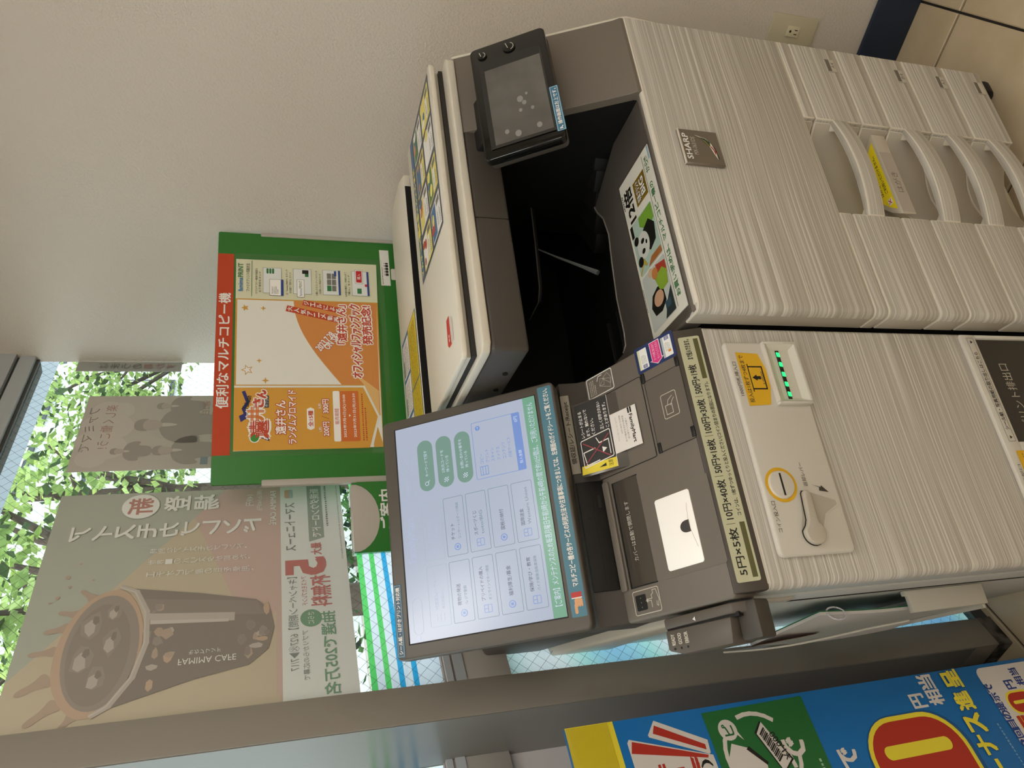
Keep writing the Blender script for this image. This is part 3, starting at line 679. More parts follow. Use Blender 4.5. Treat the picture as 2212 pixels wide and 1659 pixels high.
for k, (z0, z1) in enumerate(drz):
    b = MB(); front_panel(b, z0, z1); d = b.build('drawer', [LAM, SCOOP, RIM], cp, bevel=.0026, bmat=2); d['label'] = lab[k]  # pale bevel colour paints the highlight along each drawer edge
    if hz[k]:
        a0, a1 = hz[k]; N = 14; outer = []; inner = []
        for i in range(N + 1):
            t = i / N; x = RX0 - .002 + (RX1 - RX0 + .004) * t; bow = 4 * t * (1 - t)
            outer.append((x, -.001 - .015 * bow)); inner.append((x, .010 - .012 * bow))
        h = MB(); h.m = 0; h.prism(outer + inner[::-1], 'z', a0, a1)
        for xa, xb, xc in ((RX0, RX0 + .022, RX0 + .03), (RX1, RX1 - .022, RX1 - .03)):
            h.m = 1
            h.hexa([(xa, .006, a0 + .004), (xb, -.001, a0 + .006), (xb, .004, a0 + .006), (xa, .03, a0 + .004), (xa, .006, a1 - .002), (xb, -.001, a1 - .003), (xb, .004, a1 - .003), (xa, .03, a1 - .002)])
        h.build('handle', [LAM, RIM], d, bevel=.0018, bmat=1)  # handle edges coloured pale as painted highlights
    if tags[k]:
        s, tz = tags[k]
        b = MB(FRONT); b.prism(rrect(.5365, tz, .5695, tz + .0225, .002), 'z', .0, .0016); b.build('size_tag', SCOOP, d, bevel=.0006)
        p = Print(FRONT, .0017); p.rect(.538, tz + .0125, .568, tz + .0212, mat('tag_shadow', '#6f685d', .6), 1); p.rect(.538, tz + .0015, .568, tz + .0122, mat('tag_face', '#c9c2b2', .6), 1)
        if s: p.text(s, .546, tz + .003, .560, tz + .011, mat('tag_ink', '#6d665c', .6), 2)
        p.on(d)
    if k == 1:
        b = MB(); N = 12
        arc = [(.2085 + (.386 - .2085) * i / N, .0005 + .049 * math.sin(math.pi * i / N) ** .75) for i in range(N + 1)]
        b.prism([(.2085, -.0015)] + arc + [(.386, -.0015)], 'z', .4155, .4455); b.build('postcard_ledge', mat('ledge_plastic', '#c5bcab', .5), d, bevel=.0012)
        p = Print(topf(.4458), .0002)
        p.poly([(.2225 + (.372 - .2225) * i / N, .004 + .038 * math.sin(math.pi * i / N) ** .75) for i in range(N + 1)], mat('caution_yellow', '#f2dd1b', .5), 1)
        p.text('ご利用いただけません。', .262, .010, .345, .0165, INK, 2, .01); p.text('はがきの持ち込みは、', .262, .020, .345, .0265, INK, 2, .01)
        p.rect(.238, .008, .250, .0175, WHITE, 2); p.line([(.240, .010), (.248, .016)], .0015, mat('red_ink', '#c62f25', .5), 3); p.line([(.248, .010), (.240, .016)], .0015, MATS['red_ink'], 3)
        p.on(d)
        p = Print(FRONT, .0018); p.rect(.212, .4170, .345, .4440, mat('ledge_strip', '#b3a99c', .6), 1); p.text('はがき', .255, .4235, .300, .4375, mat('tag_ink', '#6d665c', .6), 2); p.on(d)
# badge
bd = MB(FRONT).box(.270, .3435, .786, .8615, 0, .0065).build('badge', mat('badge_grey', '#7d7366', .3, metal=.25), cp, bevel=.0022, seg=1)
MB(FRONT).box(.2705, .343, .8585, .8612, .001, .0068).build('badge_edge', mat('badge_chrome', '#e9e3d6', .2, metal=.3), bd, bevel=.0005)
p = Print(FRONT, .0068)
p.text('SHARP', .279, .8455, .3325, .8560, WHITE, 2, .02); p.text('MX-3631DS', .289, .8335, .326, .8415, mat('silver_ink', '#cfc8bb', .5), 2)
def leafp(o0, o1, pts): return pts
p.poly([(.331, .8325), (.324, .8200), (.311, .8095), (.293, .8035), (.281, .7985), (.297, .7990), (.313, .8035), (.325, .8125)], mat('chrome_white', '#efeae0', .3), 2)
p.poly([(.329, .8290), (.321, .8175), (.308, .8085), (.312, .8070), (.322, .8135)], mat('emblem_yellow', '#b39b2c', .4), 3)
p.poly([(.327, .8250), (.319, .8140), (.308, .8070), (.317, .8065), (.3245, .8140)], mat('emblem_green', '#16433c', .4), 4)
p.poly([(.311, .8085), (.300, .8030), (.291, .8015), (.297, .7990), (.308, .8045)], mat('emblem_red', '#a6261e', .4), 4)
p.poly([(.318, .8050), (.305, .7985), (.286, .7960), (.281, .7975), (.297, .7990), (.313, .8035)], INK, 1)
p.on(bd)
# output bay: front deck, recessed tray, tower, ceiling
deck = [(.012, .004), (.424, .004), (.4245, .127), (.397, .185), (.370, .245), (.352, .238), (.325, .2205), (.284, .213), (.227, .224), (.156, .234), (.09, .2335), (.066, .238), (.058, .252), (.056, .60), (.002, .60), (.002, .03)]
MB().prism(deck, 'z', .872, ZC - .001).build('output_deck', DECKM, cp, bevel=.004, seg=3)
MB().tube([(x, y - .0005, ZC - .0022) for x, y in deck[4:13]], .0023, 8).build('tray_lip', mat('lip_shine', '#7d776e', .25), cp)  # paler tube paints the shine along the deck's rear edge
MB().prism([(.004, .009), (.598, .009), (.598, .0165), (.004, .0165)], 'z', ZC - .004, ZC + .0012).build('deck_ridge', DARK, cp, bevel=.001)
b = MB(); b.box(.03, .60, .18, .60, .835, .85); b.box(.03, .60, .595, .645, .85, 1.125); b.box(.590, .60, .13, .6, .85, 1.12); b.build('tray_well', PITCHB, cp)
b = MB()   # inner output ramp with step ribs
A, Bp = Vector((.432, .150, 0)), Vector((.335, .345, 0)); dv = (Bp - A).normalized(); nv = Vector((dv.y, -dv.x, 0))
for i in range(5):
    t0, t1 = i / 5, (i + 1) / 5; p0 = A + (Bp - A) * t0; p1 = A + (Bp - A) * t1; zt = .925 - .012 * i
    q0, q1 = p0 + nv * .16, p1 + nv * .16
    b.hexa([(p0.x, p0.y, .85), (p1.x, p1.y, .85), (q1.x, q1.y, .85), (q0.x, q0.y, .85), (p0.x, p0.y, zt), (p1.x, p1.y, zt - .006), (q1.x, q1.y, zt + .01), (q0.x, q0.y, zt + .016)])
b.build('output_ramp', BLACK, cp, bevel=.0015)
b = MB()
for yy in (.285, .33, .375): b.box(.075, .19, yy, yy + .004, .85, .8585)
b.build('tray_rib', BLACK, cp, bevel=.001)
pl = MB(); pl.prism([(.590, .300), (.392, .330), (.345, .335), (.252, .351), (.228, .368), (.222, .444), (.222, .60), (.590, .60)], 'z', .993, 1.0); pl.build('upper_tray', PITCHB, cp, bevel=.001)
MB().tube([(.50, .315, 1.000), (.392, .330, 1.0), (.345, .335, 1.0), (.252, .351, 1.0), (.228, .368, 1.0), (.223, .43, 1.0)], .0013, 6).build('tray_edge', mat('edge_shine', '#6a675f', .3), cp)  # thin paler tube, the glint of the tray edge put into colour
MB().tube([(.330, .335, .995), (.300, .312, .975), (.258, .282, .935), (.232, .262, .915)], [.0016, .0020, .0035, .0055], 6).build('paper_flap', mat('flap_grey', '#6f7271', .5), cp)
for q, (rx, ry) in enumerate(((.44, .215), (.425, .262))): MB().cyl((rx, ry, .996), .0085, .034, 'x', 14).build('roller', mat('roller_white', '#8b8781', .5), cp)
ptow = [(.0015, ZC - .004), (.0015, ZC + .004), (.010, ZC + .016), (.137, 1.180), (.137, 1.182), (.40, 1.182), (.40, .87), (.0015, .87)]
b = MB(); b.prism(ptow, 'x', .4245, .5985); b.build('right_tower', DARK, cp, bevel=.008, seg=3)
MB().prism([(.022, ZC + .004), (.125, 1.120), (.40, 1.120), (.40, .86), (.13, .86), (.022, .9)], 'x', .4232, .4243).build('tower_liner', PITCHB, cp)
b = MB(); b.prism([(.0, ZC - .01), (.003, ZC + .001), (.139, 1.186), (.60, 1.186), (.655, 1.186), (.655, .08), (.045, .08)], 'x', .5985, .6035); b.build('side_panel', RIM, cp, bevel=.0015)
# scanner
b = MB(); b.prism([(.0, .137), (.0, .60), (.0, .655), (.5985, .655), (.5985, .137)], 'z', 1.1215, 1.182); sc_ = b.build('scanner_base', DARK2, cp, bevel=.006, seg=3)
for yy, zz in ((.2176, 1.1397), (.2794, 1.139)):
    s_ = MB().cyl((-.0022, yy, zz), .0045, .003, 'x', 14).build('screw', mat('screw_steel', '#3e3d3b', .25, metal=.8), sc_)
MB().box(.244, .2447, .1362, .1375, 1.123, 1.181).build('seam', PITCHB, sc_)
b = MB(); b.prism([(.012, .1345), (.0, .1445), (-.002, .155), (-.002, .655), (.604, .655), (.604, .155), (.602, .1445), (.590, .1345)], 'z', 1.1825, 1.197); b.build('scanner_rim', RIM, cp, bevel=.003, seg=3)
# lid
b = MB(); b.box(.006, .598, .170, .655, 1.1972, 1.2045); b.build('lid_pad', mat('lid_shadow', '#2b2926', .6), cp)  # dark colour stands in for the shade in the gap under the lid
ld = MB(); ld.m = 0
ld.prism([(.0, .168), (.008, .162), (.602, .162), (.610, .168), (.614, .40), (.612, .414), (.001, .414)], 'z', 1.2135, 1.2225)
ld.prism([(.006, .176), (.60, .176), (.60, .410), (.006, .410)], 'z', 1.2042, 1.2137)
lid = ld.build('lid', mat('lid_cream', '#e2dccd', .4), cp, bevel=.0028, seg=2)
b = MB(); b.prism([(.0, .4760), (.610, .4760), (.636, .534), (.638, .632), (.622, .6665), (.0, .6665)], 'z', 1.2042, 1.2225); lr = b.build('lid_hinge_cover', MATS['lid_cream'], cp, bevel=.003)
MB().box(.001, .60, .408, .480, 1.2042, 1.2085).build('lid_gap', PITCHB, cp)
# label with panels on the lid
NAVY = mat('label_navy', '#3c4657', .35); LY = mat('label_yellow', '#f1e27a', .4); LBL = mat('label_blue', '#3d6f9f', .4); LGR = mat('label_green', '#4d7f4a', .4); LORG = mat('label_orange', '#cf8a52', .4); LRED = mat('label_red', '#b9483a', .4); GINK = mat('label_grey_ink', '#7c7c74', .5)
MB().box(.004, .578, .4748, .4764, 1.2048, 1.2212).build('slot_shade_strip', PITCHB, lr)  # black strip on the front face paints the dark of the open slot
p = Print(topf(1.2226), .0003)
p.rect(.266, .184, .604, .381, NAVY, 1); p.rect(.272, .3585, .600, .376, LBL, 2)
rn = random.Random(3)
for k in range(14):
    x = .276 + k * .0185; c = 'マルチコピー機・いろいろ便利'[k]; p.text(c, x, .3608, x + .013, .374, mat('label_yellow_ink', '#f3e34c', .4), 3, .03)
for i in range(4):
    for j in range(2):
        x0 = .2725 + i * .0825; y0 = .190 + j * .084; x1, y1 = x0 + .070, y0 + .073
        pass
        p.rect(x0, y0, x1, y1, LY if (i + j) % 2 else WHITE, 2)
        p.rect(x0 + .003, y0 + .036, x1 - .003, y1 - .003, [LBL, LGR, WHITE, LY][(i + 2 * j) % 4], 3)
        for q in range(3):
            cx = x0 + rn.uniform(.015, .063); cy = y0 + rn.uniform(.044, .066); p.circ(cx, cy, rn.uniform(.007, .013), rn.choice([LORG, WHITE, LBL, LY, LRED]), 4 + q * .3, rn.uniform(.006, .012), 9)
        p.rect(x0 + .006, y0 + .016, x1 - .020, y0 + .031, WHITE, 3, .007); p.bars(x0 + .010, y0 + .019, x1 - .025, y0 + .028, 2, GINK, 4, seed=i + 7 * j)
        p.bars(x0 + .006, y0 + .003, x1 - .024, y0 + .013, 2, GINK, 3, seed=i * 3 + j); p.rect(x1 - .018, y0 + .005, x1 - .005, y0 + .029, GINK, 3)
p.on(lid, label='printed instruction label with yellow and white panels')
p = Print(topf(1.2226), .0003)
p.poly([(.051, .214), (.098, .214), (.104, .217), (.104, .235), (.060, .240), (.053, .233)], mat('sticker_red', '#d1372f', .4), 1); p.bars(.060, .221, .098, .231, 1, WHITE, 2)
p.poly([(.050, .197), (.094, .200), (.100, .2155), (.052, .2155)], mat('sticker_worn', '#d9d2c8', .6), 1)
p.on(lid, label='small worn red sticker')
p = Print(topf(1.2226), .0003)
p.rect(-.0, .4795, .274, .6465, LBL, 1); p.rect(.004, .4825, .271, .566, mat('label_bright_yellow', '#efd52a', .4), 2)
for k in range(3): p.rect(.006 + k * .089, .572, .086 + k * .089, .640, WHITE, 2); p.bars(.010 + k * .089, .578, .082 + k * .089, .635, 7, GINK, 3, seed=k); p.rect(.012 + k * .089, .628, .05 + k * .089, .637, LGR, 3)
p.bars(.012, .488, .262, .560, 12, mat('label_olive_ink', '#6d6420', .5), 3); p.line([(.126, .4800), (.126, .566)], .003, LBL, 4)
p.on(lr, label='yellow notice label with a blue border')
# guide card on the deck
CARD = topf(ZC)
cardb = MB().box(.020, .3285, .022, .1375, ZC - .0002, ZC + .0012).build('guide_card', PAPER, cp); cardb['label'] = 'white guide card with two small photographs'
MB().box(.004, .330, .0205, .139, ZC + .0026, ZC + .0032).build('card_sleeve', glassmat('card_sleeve', '#fdfdfb', .03), cardb, smooth=False)
p = Print(FR((0, 0, ZC + .0013), (-1, 0, 0), (0, -1, 0)), .0001)      # printed to be read from behind: x runs leftwards
G = lambda x0, y0, x1, y1: (-x1, -y1, -x0, -y0)
p.rect(*G(.030, .050, .132, .131), mat('photo_grey', '#c9cfcd', .5), 1, .005); p.rect(*G(.136, .050, .236, .131), mat('photo_teal', '#b9cfc7', .5), 1, .005)
# photograph one: person in green at a table of toys
p.poly([(-.052, -.112), (-.070, -.120), (-.088, -.110), (-.094, -.090), (-.088, -.074), (-.060, -.072), (-.050, -.09)], INK, 3); p.circ(-.074, -.092, .013, mat('print_skin', '#d3a78c', .5), 4, .016)
p.poly([(-.086, -.084), (-.110, -.092), (-.116, -.064), (-.104, -.052), (-.082, -.056), (-.080, -.074)], mat('print_lime', '#93b23c', .5), 3)
p.poly([(-.122, -.052), (-.100, -.052), (-.112, -.078), (-.130, -.082)], LRED, 2); p.circ(-.118, -.088, .010, LORG, 3); p.circ(-.126, -.100, .008, mat('print_beige', '#d8bda0', .5), 3); p.poly([(-.032, -.052), (-.075, -.052), (-.056, -.072), (-.032, -.086)], mat('print_dark', '#30383c', .5), 2)
p.rect(-.058, -.078, -.045, -.060, mat('print_steel', '#3c5666', .5), 4)
# photograph two: panda
p.poly([(-.234, -.052), (-.205, -.052), (-.196, -.075), (-.218, -.100), (-.234, -.098)], mat('print_leaf', '#7fae3d', .5), 2)
p.poly([(-.196, -.054), (-.168, -.060), (-.160, -.082), (-.176, -.098), (-.206, -.092), (-.214, -.070)], INK, 3); p.circ(-.182, -.100, .024, mat('print_fur', '#dcdedb', .5), 4, .021)
for a, c, r_ in ((-.201, -.119, .008), (-.160, -.119, .009)): p.circ(a, c, r_, INK, 5)
for a, c in ((-.190, -.100), (-.172, -.103)): p.circ(a, c, .0045, INK, 5, .006)
p.circ(-.182, -.089, .004, INK, 5, .003); p.poly([(-.150, -.052), (-.138, -.052), (-.138, -.100), (-.150, -.086)], mat('print_orange', '#b0703c', .5), 2)
p.line([(-.140, -.128), (-.155, -.112), (-.146, -.104), (-.160, -.110)], .004, mat('print_gold', '#c7b04e', .5), 3)
p.rect(*G(.212, .122, .236, .131), INK, 2)
p.text('12倍', -.306, -.128, -.240, -.100, INK, 3, .03, keep=False, rot=180); p.bars(-.306, -.136, -.244, -.130, 1, INK, 3)
p.poly([(-.300, -.092), (-.252, -.092), (-.252, -.050), (-.300, -.050)], mat('gold_panel', '#bd9838', .3, metal=.5), 1); p.text('BIG', -.292, -.070, -.260, -.056, WHITE, 4, .03, out=INK, rot=180); p.text('写真プリント', -.296, -.086, -.256, -.073, WHITE, 4, .02, out=INK, rot=180)
p.text('お買い求めは、マルチコピー機の', -.262, -.042, -.045, -.030, mat('print_green_ink', '#2e7a43', .5), 3, .01, rot=180); p.text('から!!', -.312, -.042, -.282, -.030, MATS['print_green_ink'], 3, .01, rot=180)
p.line([(-.322, -.046), (-.032, -.046)], .0008, INK, 3); p.rect(-.3265, -.026, -.300, -.022, mat('print_sky', '#9fc3dd', .5), 2); p.bars(-.115, -.136, -.032, -.1325, 1, INK, 3)
p.on(cardb)
# small control panel of the copier
w, h = .2506, .1347
b = MB(DISP); b.prism(rrect(-w/2, -h/2, w/2, h/2, .010), 'z', -.016, 0); cpan = b.build('control_panel', GLOSSB, cp, bevel=.002); cpan['label'] = 'small tilted black touch panel'
b = MB(DISP); b.prism(rrect(-w/2 + .004, -h/2 - .001, w/2 - .004, h/2 - .004, .010), 'z', -.030, -.0165); b.build('panel_back', DARK2, cpan, bevel=.003)
b = MB(); c0 = DISP @ Vector((0, .04, -.02)); b.hexa([(c0.x - .05, c0.y, c0.z - .02), (c0.x + .05, c0.y, c0.z - .02), (c0.x + .05, .165, 1.135), (c0.x - .05, .165, 1.135), (c0.x - .05, c0.y, c0.z + .012), (c0.x + .05, c0.y, c0.z + .012), (c0.x + .05, .165, 1.17), (c0.x - .05, .165, 1.17)]); b.build('panel_arm', BLACK, cpan, bevel=.003)
b = MB(DISP); sx0, sx1, sy0, sy1 = -.101, .066, -.052, .046
for (a0, a1), (c0_, c1_) in ((((-.108, .054), (.086, .054)), ((sx0, sy1), (sx1, sy1))), (((.086, -.055), (-.108, -.055)), ((sx1, sy0), (sx0, sy0))), (((-.108, -.055), (-.108, .054)), ((sx0, sy0), (sx0, sy1))), (((.086, .054), (.086, -.055)), ((sx1, sy1), (sx1, sy0)))):
    b.add([(a0[0], a0[1], .0018), (a1[0], a1[1], .0018), (c1_[0], c1_[1], .0004), (c0_[0], c0_[1], .0004)], [(0, 1, 2, 3)])
b.build('screen_bevel', mat('bevel_black', '#2a2a29', .3), cpan, smooth=False)
MB(DISP).box(sx0, sx1, sy0, sy1, .0002, .0008).build('screen', mat('dark_screen', '#6d6a66', .16, mix=('#565450', (14, 14, 14), 3, .3, .7)), cpan, smooth=False)
SMU = mat('finger_smudge', '#8d8b88', .7); p = Print(DISP, .0010, 'smudge')
for a, c, r_ in ((-.086, -.030, .006), (-.090, .006, .007), (-.080, .024, .005), (-.030, -.012, .005), (-.020, -.006, .007), (-.044, -.004, .004), (-.046, -.024, .004), (-.012, -.018, .003)): p.circ(a, c, r_, SMU, 1, r_ * .75, 12)
p.on(cpan)
CHR = mat('button_outline', '#dedbd2', .2, metal=.5)
for a, c, r_ in ((.104, .046, .0085), (.104, -.003, .0115)):
    MB(DISP).cyl((a, c, 0), r_, .0018, 'z', 24).build('button', GLOSSB, cpan, bevel=.0005)
    p = Print(DISP, .002, 'button_mark'); p.line([(a + r_ * .7 * math.cos(t), c + r_ * .7 * math.sin(t)) for t in [math.radians(200 + 12 * i) for i in range(12)]], .0011, CHR, 1); p.line([(a - r_ * .2, c + r_ * .2), (a + r_ * .8, c + r_ * .45)], .0011, CHR, 1); p.on(cpan)
p = Print(DISP, .0006); STB, STL = mat('sticker_blue', '#3f7391', .5), mat('sticker_pale_blue', '#9cc3d3', .5)
p.rect(-.112, -.0705, -.0155, -.0557, STB, 1, .002); p.frame(-.1105, -.069, -.017, -.0572, .0012, STL, 2)
p.text('操作画面は左上です。', -.098, -.0667, -.021, -.0597, WHITE, 3, .02); p.poly([(-.108, -.0605), (-.1055, -.0605), (-.1045, -.0635), (-.1015, -.0655), (-.103, -.067), (-.1055, -.0645), (-.108, -.0665)], WHITE, 3)
p.on(cpan, label='blue sticker strip')
# castors
for k, (x, y) in enumerate(((.600, .056), (.585, .60), (.03, .09), (.03, .60))):
    c = MB().cyl((x - .014, y, .030), .030, .028, 'x', 20).build('castor', mat('castor_rubber', '#1a1918', .7), cp, bevel=.003)
    MB().box(x - .022, x + .022, y - .02, y + .02, .052, .058).build('castor_plate', BLACK, c)

# ================================================================== PAYMENT KIOSK
ki = thing('payment_kiosk', 'narrow coin and touch-screen kiosk left of the photocopier', 'kiosk', (-.2, .33, 0))
KX0, KX1 = -.398, -.006
SIDEM = mat('kiosk_side', '#b9bbb6', .45)
b = MB(); n = 5; r_ = .012
prof = [(KX0 + r_ - r_ * math.sin(math.radians(90 * i / n)), .042 + r_ * (1 - math.cos(math.radians(90 * i / n)))) for i in range(n + 1)]
prof += [(KX0, .095), (KX1, .095)] + [(KX1 - .006 + .006 * math.sin(math.radians(90 * i / n)), .042 + .006 * (1 - math.cos(math.radians(90 * i / n)))) for i in range(n, -1, -1)]
b.prism(prof, 'z', .06, .878); b.mi[2 + n] = 1; b.build('front_door', [LAM, SIDEM], ki, bevel=.002)
MB().prism([(.0425, .8765), (.0425, .880), (.047, .8825), (.052, .8765)], 'x', KX0 + .008, KX1 - .002).build('front_rim', RIM, ki, bevel=.001)
MB().box(KX0 - .003, KX1, .0955, .63, .05, .885).build('cabinet', SIDEM, ki, bevel=.004)
MB().box(KX0 + .02, KX1 - .02, .08, .6, 0, .055).build('plinth', BLACK, ki)
MB().box(KX0 - .0045, KX0 - .0025, .148, .150, .06, .884).build('side_seam', BLACK, ki)
MB().prism(rrect(.100, .800, .128, .872, .008), 'x', KX0 - .0075, KX0 - .002).build('finger_grip', SCOOP, ki, bevel=.002)
# rear upper housing rising to the back
def zc(y): return .9225 + (y - .057) * .434
b = MB(); b.hexa([(KX0 - .012, .30, .86), (KX1, .30, .86), (KX1, .715, .93), (KX0 - .012, .715, .93), (KX0 - .001, .30, zc(.30) - .098), (KX1, .30, .93), (KX1, .715, 1.043), (KX0 - .001, .715, 1.043)])
b.v = []; b.f = []; b.mi = []
b.prism([(.16, .872), (.16, .905), (.274, .922), (.692, 1.038), (.692, .985), (.64, .885)], 'x', KX0 - .010, KX1); b.build('rear_housing', BEIGE, ki, bevel=.006, seg=3)
b = MB(); b.prism([(.26, 1.0), (.30, 1.03), (.43, 1.166), (.46, 1.166), (.650, 1.108), (.688, 1.06), (.688, 1.040), (.27, .95)], 'x', KX0 + .002, KX1 - .004); b.build('screen_housing', DARK2, ki, bevel=.008, seg=3)
# sloping console
cs = MB(CONS); cs.prism(rrect(KX0 - .004, 0.0, KX1, .192, .006), 'z', -.048, 0); con = cs.build('console', DARK, ki, bevel=.004, seg=3)
# raised back step, with bay
b = MB(); b.prism([(.2335, .955), (.2335, 1.0), (.239, 1.008), (.243, 1.041), (.30, 1.041), (.30, .955)], 'x', KX0 - .004, KX1); bk = b.build('console_back', DARK2, ki, bevel=.003)
b = MB(STRIP); b.box(KX0 + .001, KX1, -.001, .0455, -.02, 0); st = b.build('front_strip', mat('strip_dark', '#4a433c', .4), ki, bevel=.002)
p = Print(STRIP, .0003); LC = mat('strip_label', '#c0bf9e', .5)
p.rect(-.384, .0065, -.0195, .0385, LC, 1, .003); OL = mat('strip_olive', '#5a5730', .5)
p.rect(-.379, .0095, -.305, .0165, OL, 2); p.rect(-.090, .0095, -.024, .0165, OL, 2)
for tx, a, c in (('5円×5枚', -.375, -.312), ('10円×40枚', -.300, -.244), ('50円×18枚', -.234, -.184), ('100円×30枚', -.174, -.122), ('500円×19枚', -.113, -.066), ('まで投入できます。', -.057, -.024)): p.text(tx, a, .0215 if tx[0] != 'ま' else .0225, c, .0335 if tx[0] != 'ま' else .0315, INK, 3, .015)
for x in (-.3065, -.239, -.179, -.1175): p.rect(x, .022, x + .0007, .034, OL, 3)
p.text('コインは、1枚ずつゆっくりと投入ください(コイン詰まりの原因になります)。', -.296, .0095, -.096, .0165, INK, 3, .012)
p.on(st, label='pale green printed coin limit strip')
# bay at the back
BAYF = FR((0, .2335, .9985), (1, 0, 0), (0, .0065, .0415))
MB(BAYF).box(-.3515, -.1815, 0, .0425, -.004, .0022).build('reader_bay', PITCHB, con, bevel=.001)
b = MB(BAYF); b.box(-.345, -.188, .0205, .0212, .0022, .0028); b.box(-.225, -.205, .008, .0125, .0022, .0027); b.box(-.240, -.233, .028, .033, .0022, .0027); b.build('bay_seam', BLACK, con)
MB(CONS).prism(rrect(-.357, .177, -.187, .190, .004), 'z', 0, .0045).build('ridge', DARK, con, bevel=.0018)
# glossy shutter
b = MB(CONS); N = 8
b.grid(lambda u, v: (-.354 + u * .159, .1215 + v * .0485, .0006 + .0034 * math.sin(math.pi * v)), 1, N); sh = b.build('shutter', mat('shutter_gloss', '#4b453e', .12, coat=.6), con)
b = MB(CONS); b.frame = None; b.box(-.3555, -.1935, .1695, .1715, 0, .0022); b.box(-.3555, -.354, .1205, .1715, 0, .0016); b.box(-.195, -.1935, .1205, .1715, 0, .0016); b.build('shutter_track', BLACK, con)
p = Print(CONS, .0043); p.text('カバーは自動で開閉します', -.319, .1435, -.2285, .1520, mat('shutter_ink', '#cfcac0', .5), 1); p.on(con)
# lit reader window with its notch
MB(CONS).prism(rrect(-.3555, -.002, -.2305, .111, .004), 'z', .0002, .0010).build('reader_plate', DARK, con)
lw = MB(CONS).prism(rrect(-.3465, .033, -.2430, .0965, .004), 'z', .0006, .0024).build('reader_window', mat('lit_white', '#ece8e0', .3, emit='#fff6ea', es=.22), con, bevel=.001)
p = Print(CONS, .0026, 'reader_lens'); p.poly([(-.302, .043), (-.285, .043)] + [(-.2935 + .0085 * math.cos(math.radians(a)), .049 + .011 * math.sin(math.radians(a))) for a in range(0, 181, 15)], mat('lens_dark', '#4b4745', .3), 1)
p.line([(-.325, .037), (-.300, .043), (-.283, .044), (-.262, .041)], .0006, mat('glass_line', '#b4aca0', .4), 1); p.on(con)
# hand sensor mark
p = Print(CONS, .0003); OW = mat('outline_white', '#cfc7b8', .5)
p.frame(-.394, .123, -.3605, .172, .0011, OW, 1, .003); p.rect(-.3885, .148, -.3665, .168, INK, 1, .002)
for x in (-.384, -.3775, -.371): p.circ(x, .158, .0009, mat('dot_grey', '#8a8378', .5), 2, n=8)
p.line([(-.387, .139), (-.3775, .139), (-.3775, .1445), (-.375, .1445), (-.375, .137), (-.370, .1375), (-.368, .134), (-.3635, .1345), (-.3635, .128), (-.378, .1245), (-.387, .1275), (-.385, .130), (-.380, .129)], .0009, OW, 1)
p.poly([(-.3795, .1455), (-.3735, .1455), (-.3765, .150)], OW, 1); p.on(con, label='white outlined hand pictogram')
# receipt unit
b = MB(CONS); b.prism(rrect(-.1805, .0745, -.0495, .2, .003), 'z', .0002, .0008); ru = b.build('receipt_cover', DARK, con)
MB(CONS).frame = None
p = Print(CONS, .0009, 'cover_gap'); p.frame(-.1805, .0745, -.0495, .200, .0012, PITCHB, 1, .003); p.on(con)
FLAP = FR((0, .1744, .9745), (1, 0, 0), (0, .0566, .0565))
b = MB(FLAP); b.box(-.1765, -.0525, -.004, .0790, -.0015, 0); fl = b.build('smoked_flap', mat('smoke_plastic', '#57534d', .2), con, bevel=.0005)
def fy(y): return .018 + (y - .024) * .772
def fx(x, y): return x - .0018 - (y - .024) / .079 * .0105
class FlapPrint(Print):       # the warning sticker was laid out on the console plane; carry it over to the raised flap
    def poly(s, pts, M, lay=1): return Print.poly(s, [(fx(x, y), fy(y)) for x, y in pts], M, lay)
    def text(s, body, x0, y0, x1, y1, M, lay=3, bold=0., **k): ym = (y0 + y1) / 2; return Print.text(s, body, fx(x0, ym), fy(y0), fx(x1, ym), fy(y1), M, lay, bold, **k)
p = FlapPrint(FLAP, .0003)
p.poly([(-.171, .024), (-.0515, .022), (-.045, .096), (-.1605, .103)], mat('sticker_black', '#2a2826', .5), 1); p.poly([(-.171, .024), (-.1555, .0245), (-.1470, .101), (-.1605, .103)], mat('sticker_yellow', '#f0dc3c', .5), 2)
p.line([(-.171, .024), (-.0515, .022)], .0008, WHITE, 3)
p.poly([(-.1625, .048), (-.1575, .048), (-.160, .064)], INK, 3); p.text('注意', -.1660, .033, -.1555, .043, INK, 3)
p.frame(-.1515, .028, -.107, .095, .0015, WHITE, 2, .003); p.line([(-.149, .060), (-.149, .088), (-.127, .092), (-.127, .066)], .0017, WHITE, 3); p.line([(-.146, .034), (-.122, .034), (-.122, .055), (-.112, .060)], .0017, WHITE, 3); p.poly([(-.140, .050), (-.130, .050), (-.135, .040)], WHITE, 3)
RL = mat('red_line', '#a03f49', .5); p.line([(-.149, .036), (-.112, .090)], .0017, RL, 4); p.line([(-.146, .090), (-.114, .032)], .0017, RL, 4)
p.text('レシートが止まる', -.103, .083, -.058, .091, WHITE, 3, .012); p.text('まで、触れないで', -.104, .071, -.058, .079, WHITE, 3, .012); p.text('ください。', -.105, .059, -.078, .067, WHITE, 3, .012)
p.text('正しく印字されない', -.103, .039, -.056, .047, WHITE, 3, .012); p.text('ことがあります。', -.104, .027, -.062, .035, WHITE, 3, .012)
p.on(con, label='black warning sticker with a yellow end')
rl = FR((0, .2415, 1.0335), (1, 0, 0), (0, .012, .033))
MB(rl).box(-.166, -.030, -.006, .0085, -.002, .002).build('slot_label', mat('label_taupe', '#a79f90', .5), con, bevel=.0008)
p = Print(rl, .0022); p.text('領収証/レシート/Receipt', -.150, -.0035, -.042, .006, INK, 2, .012); p.on(con)
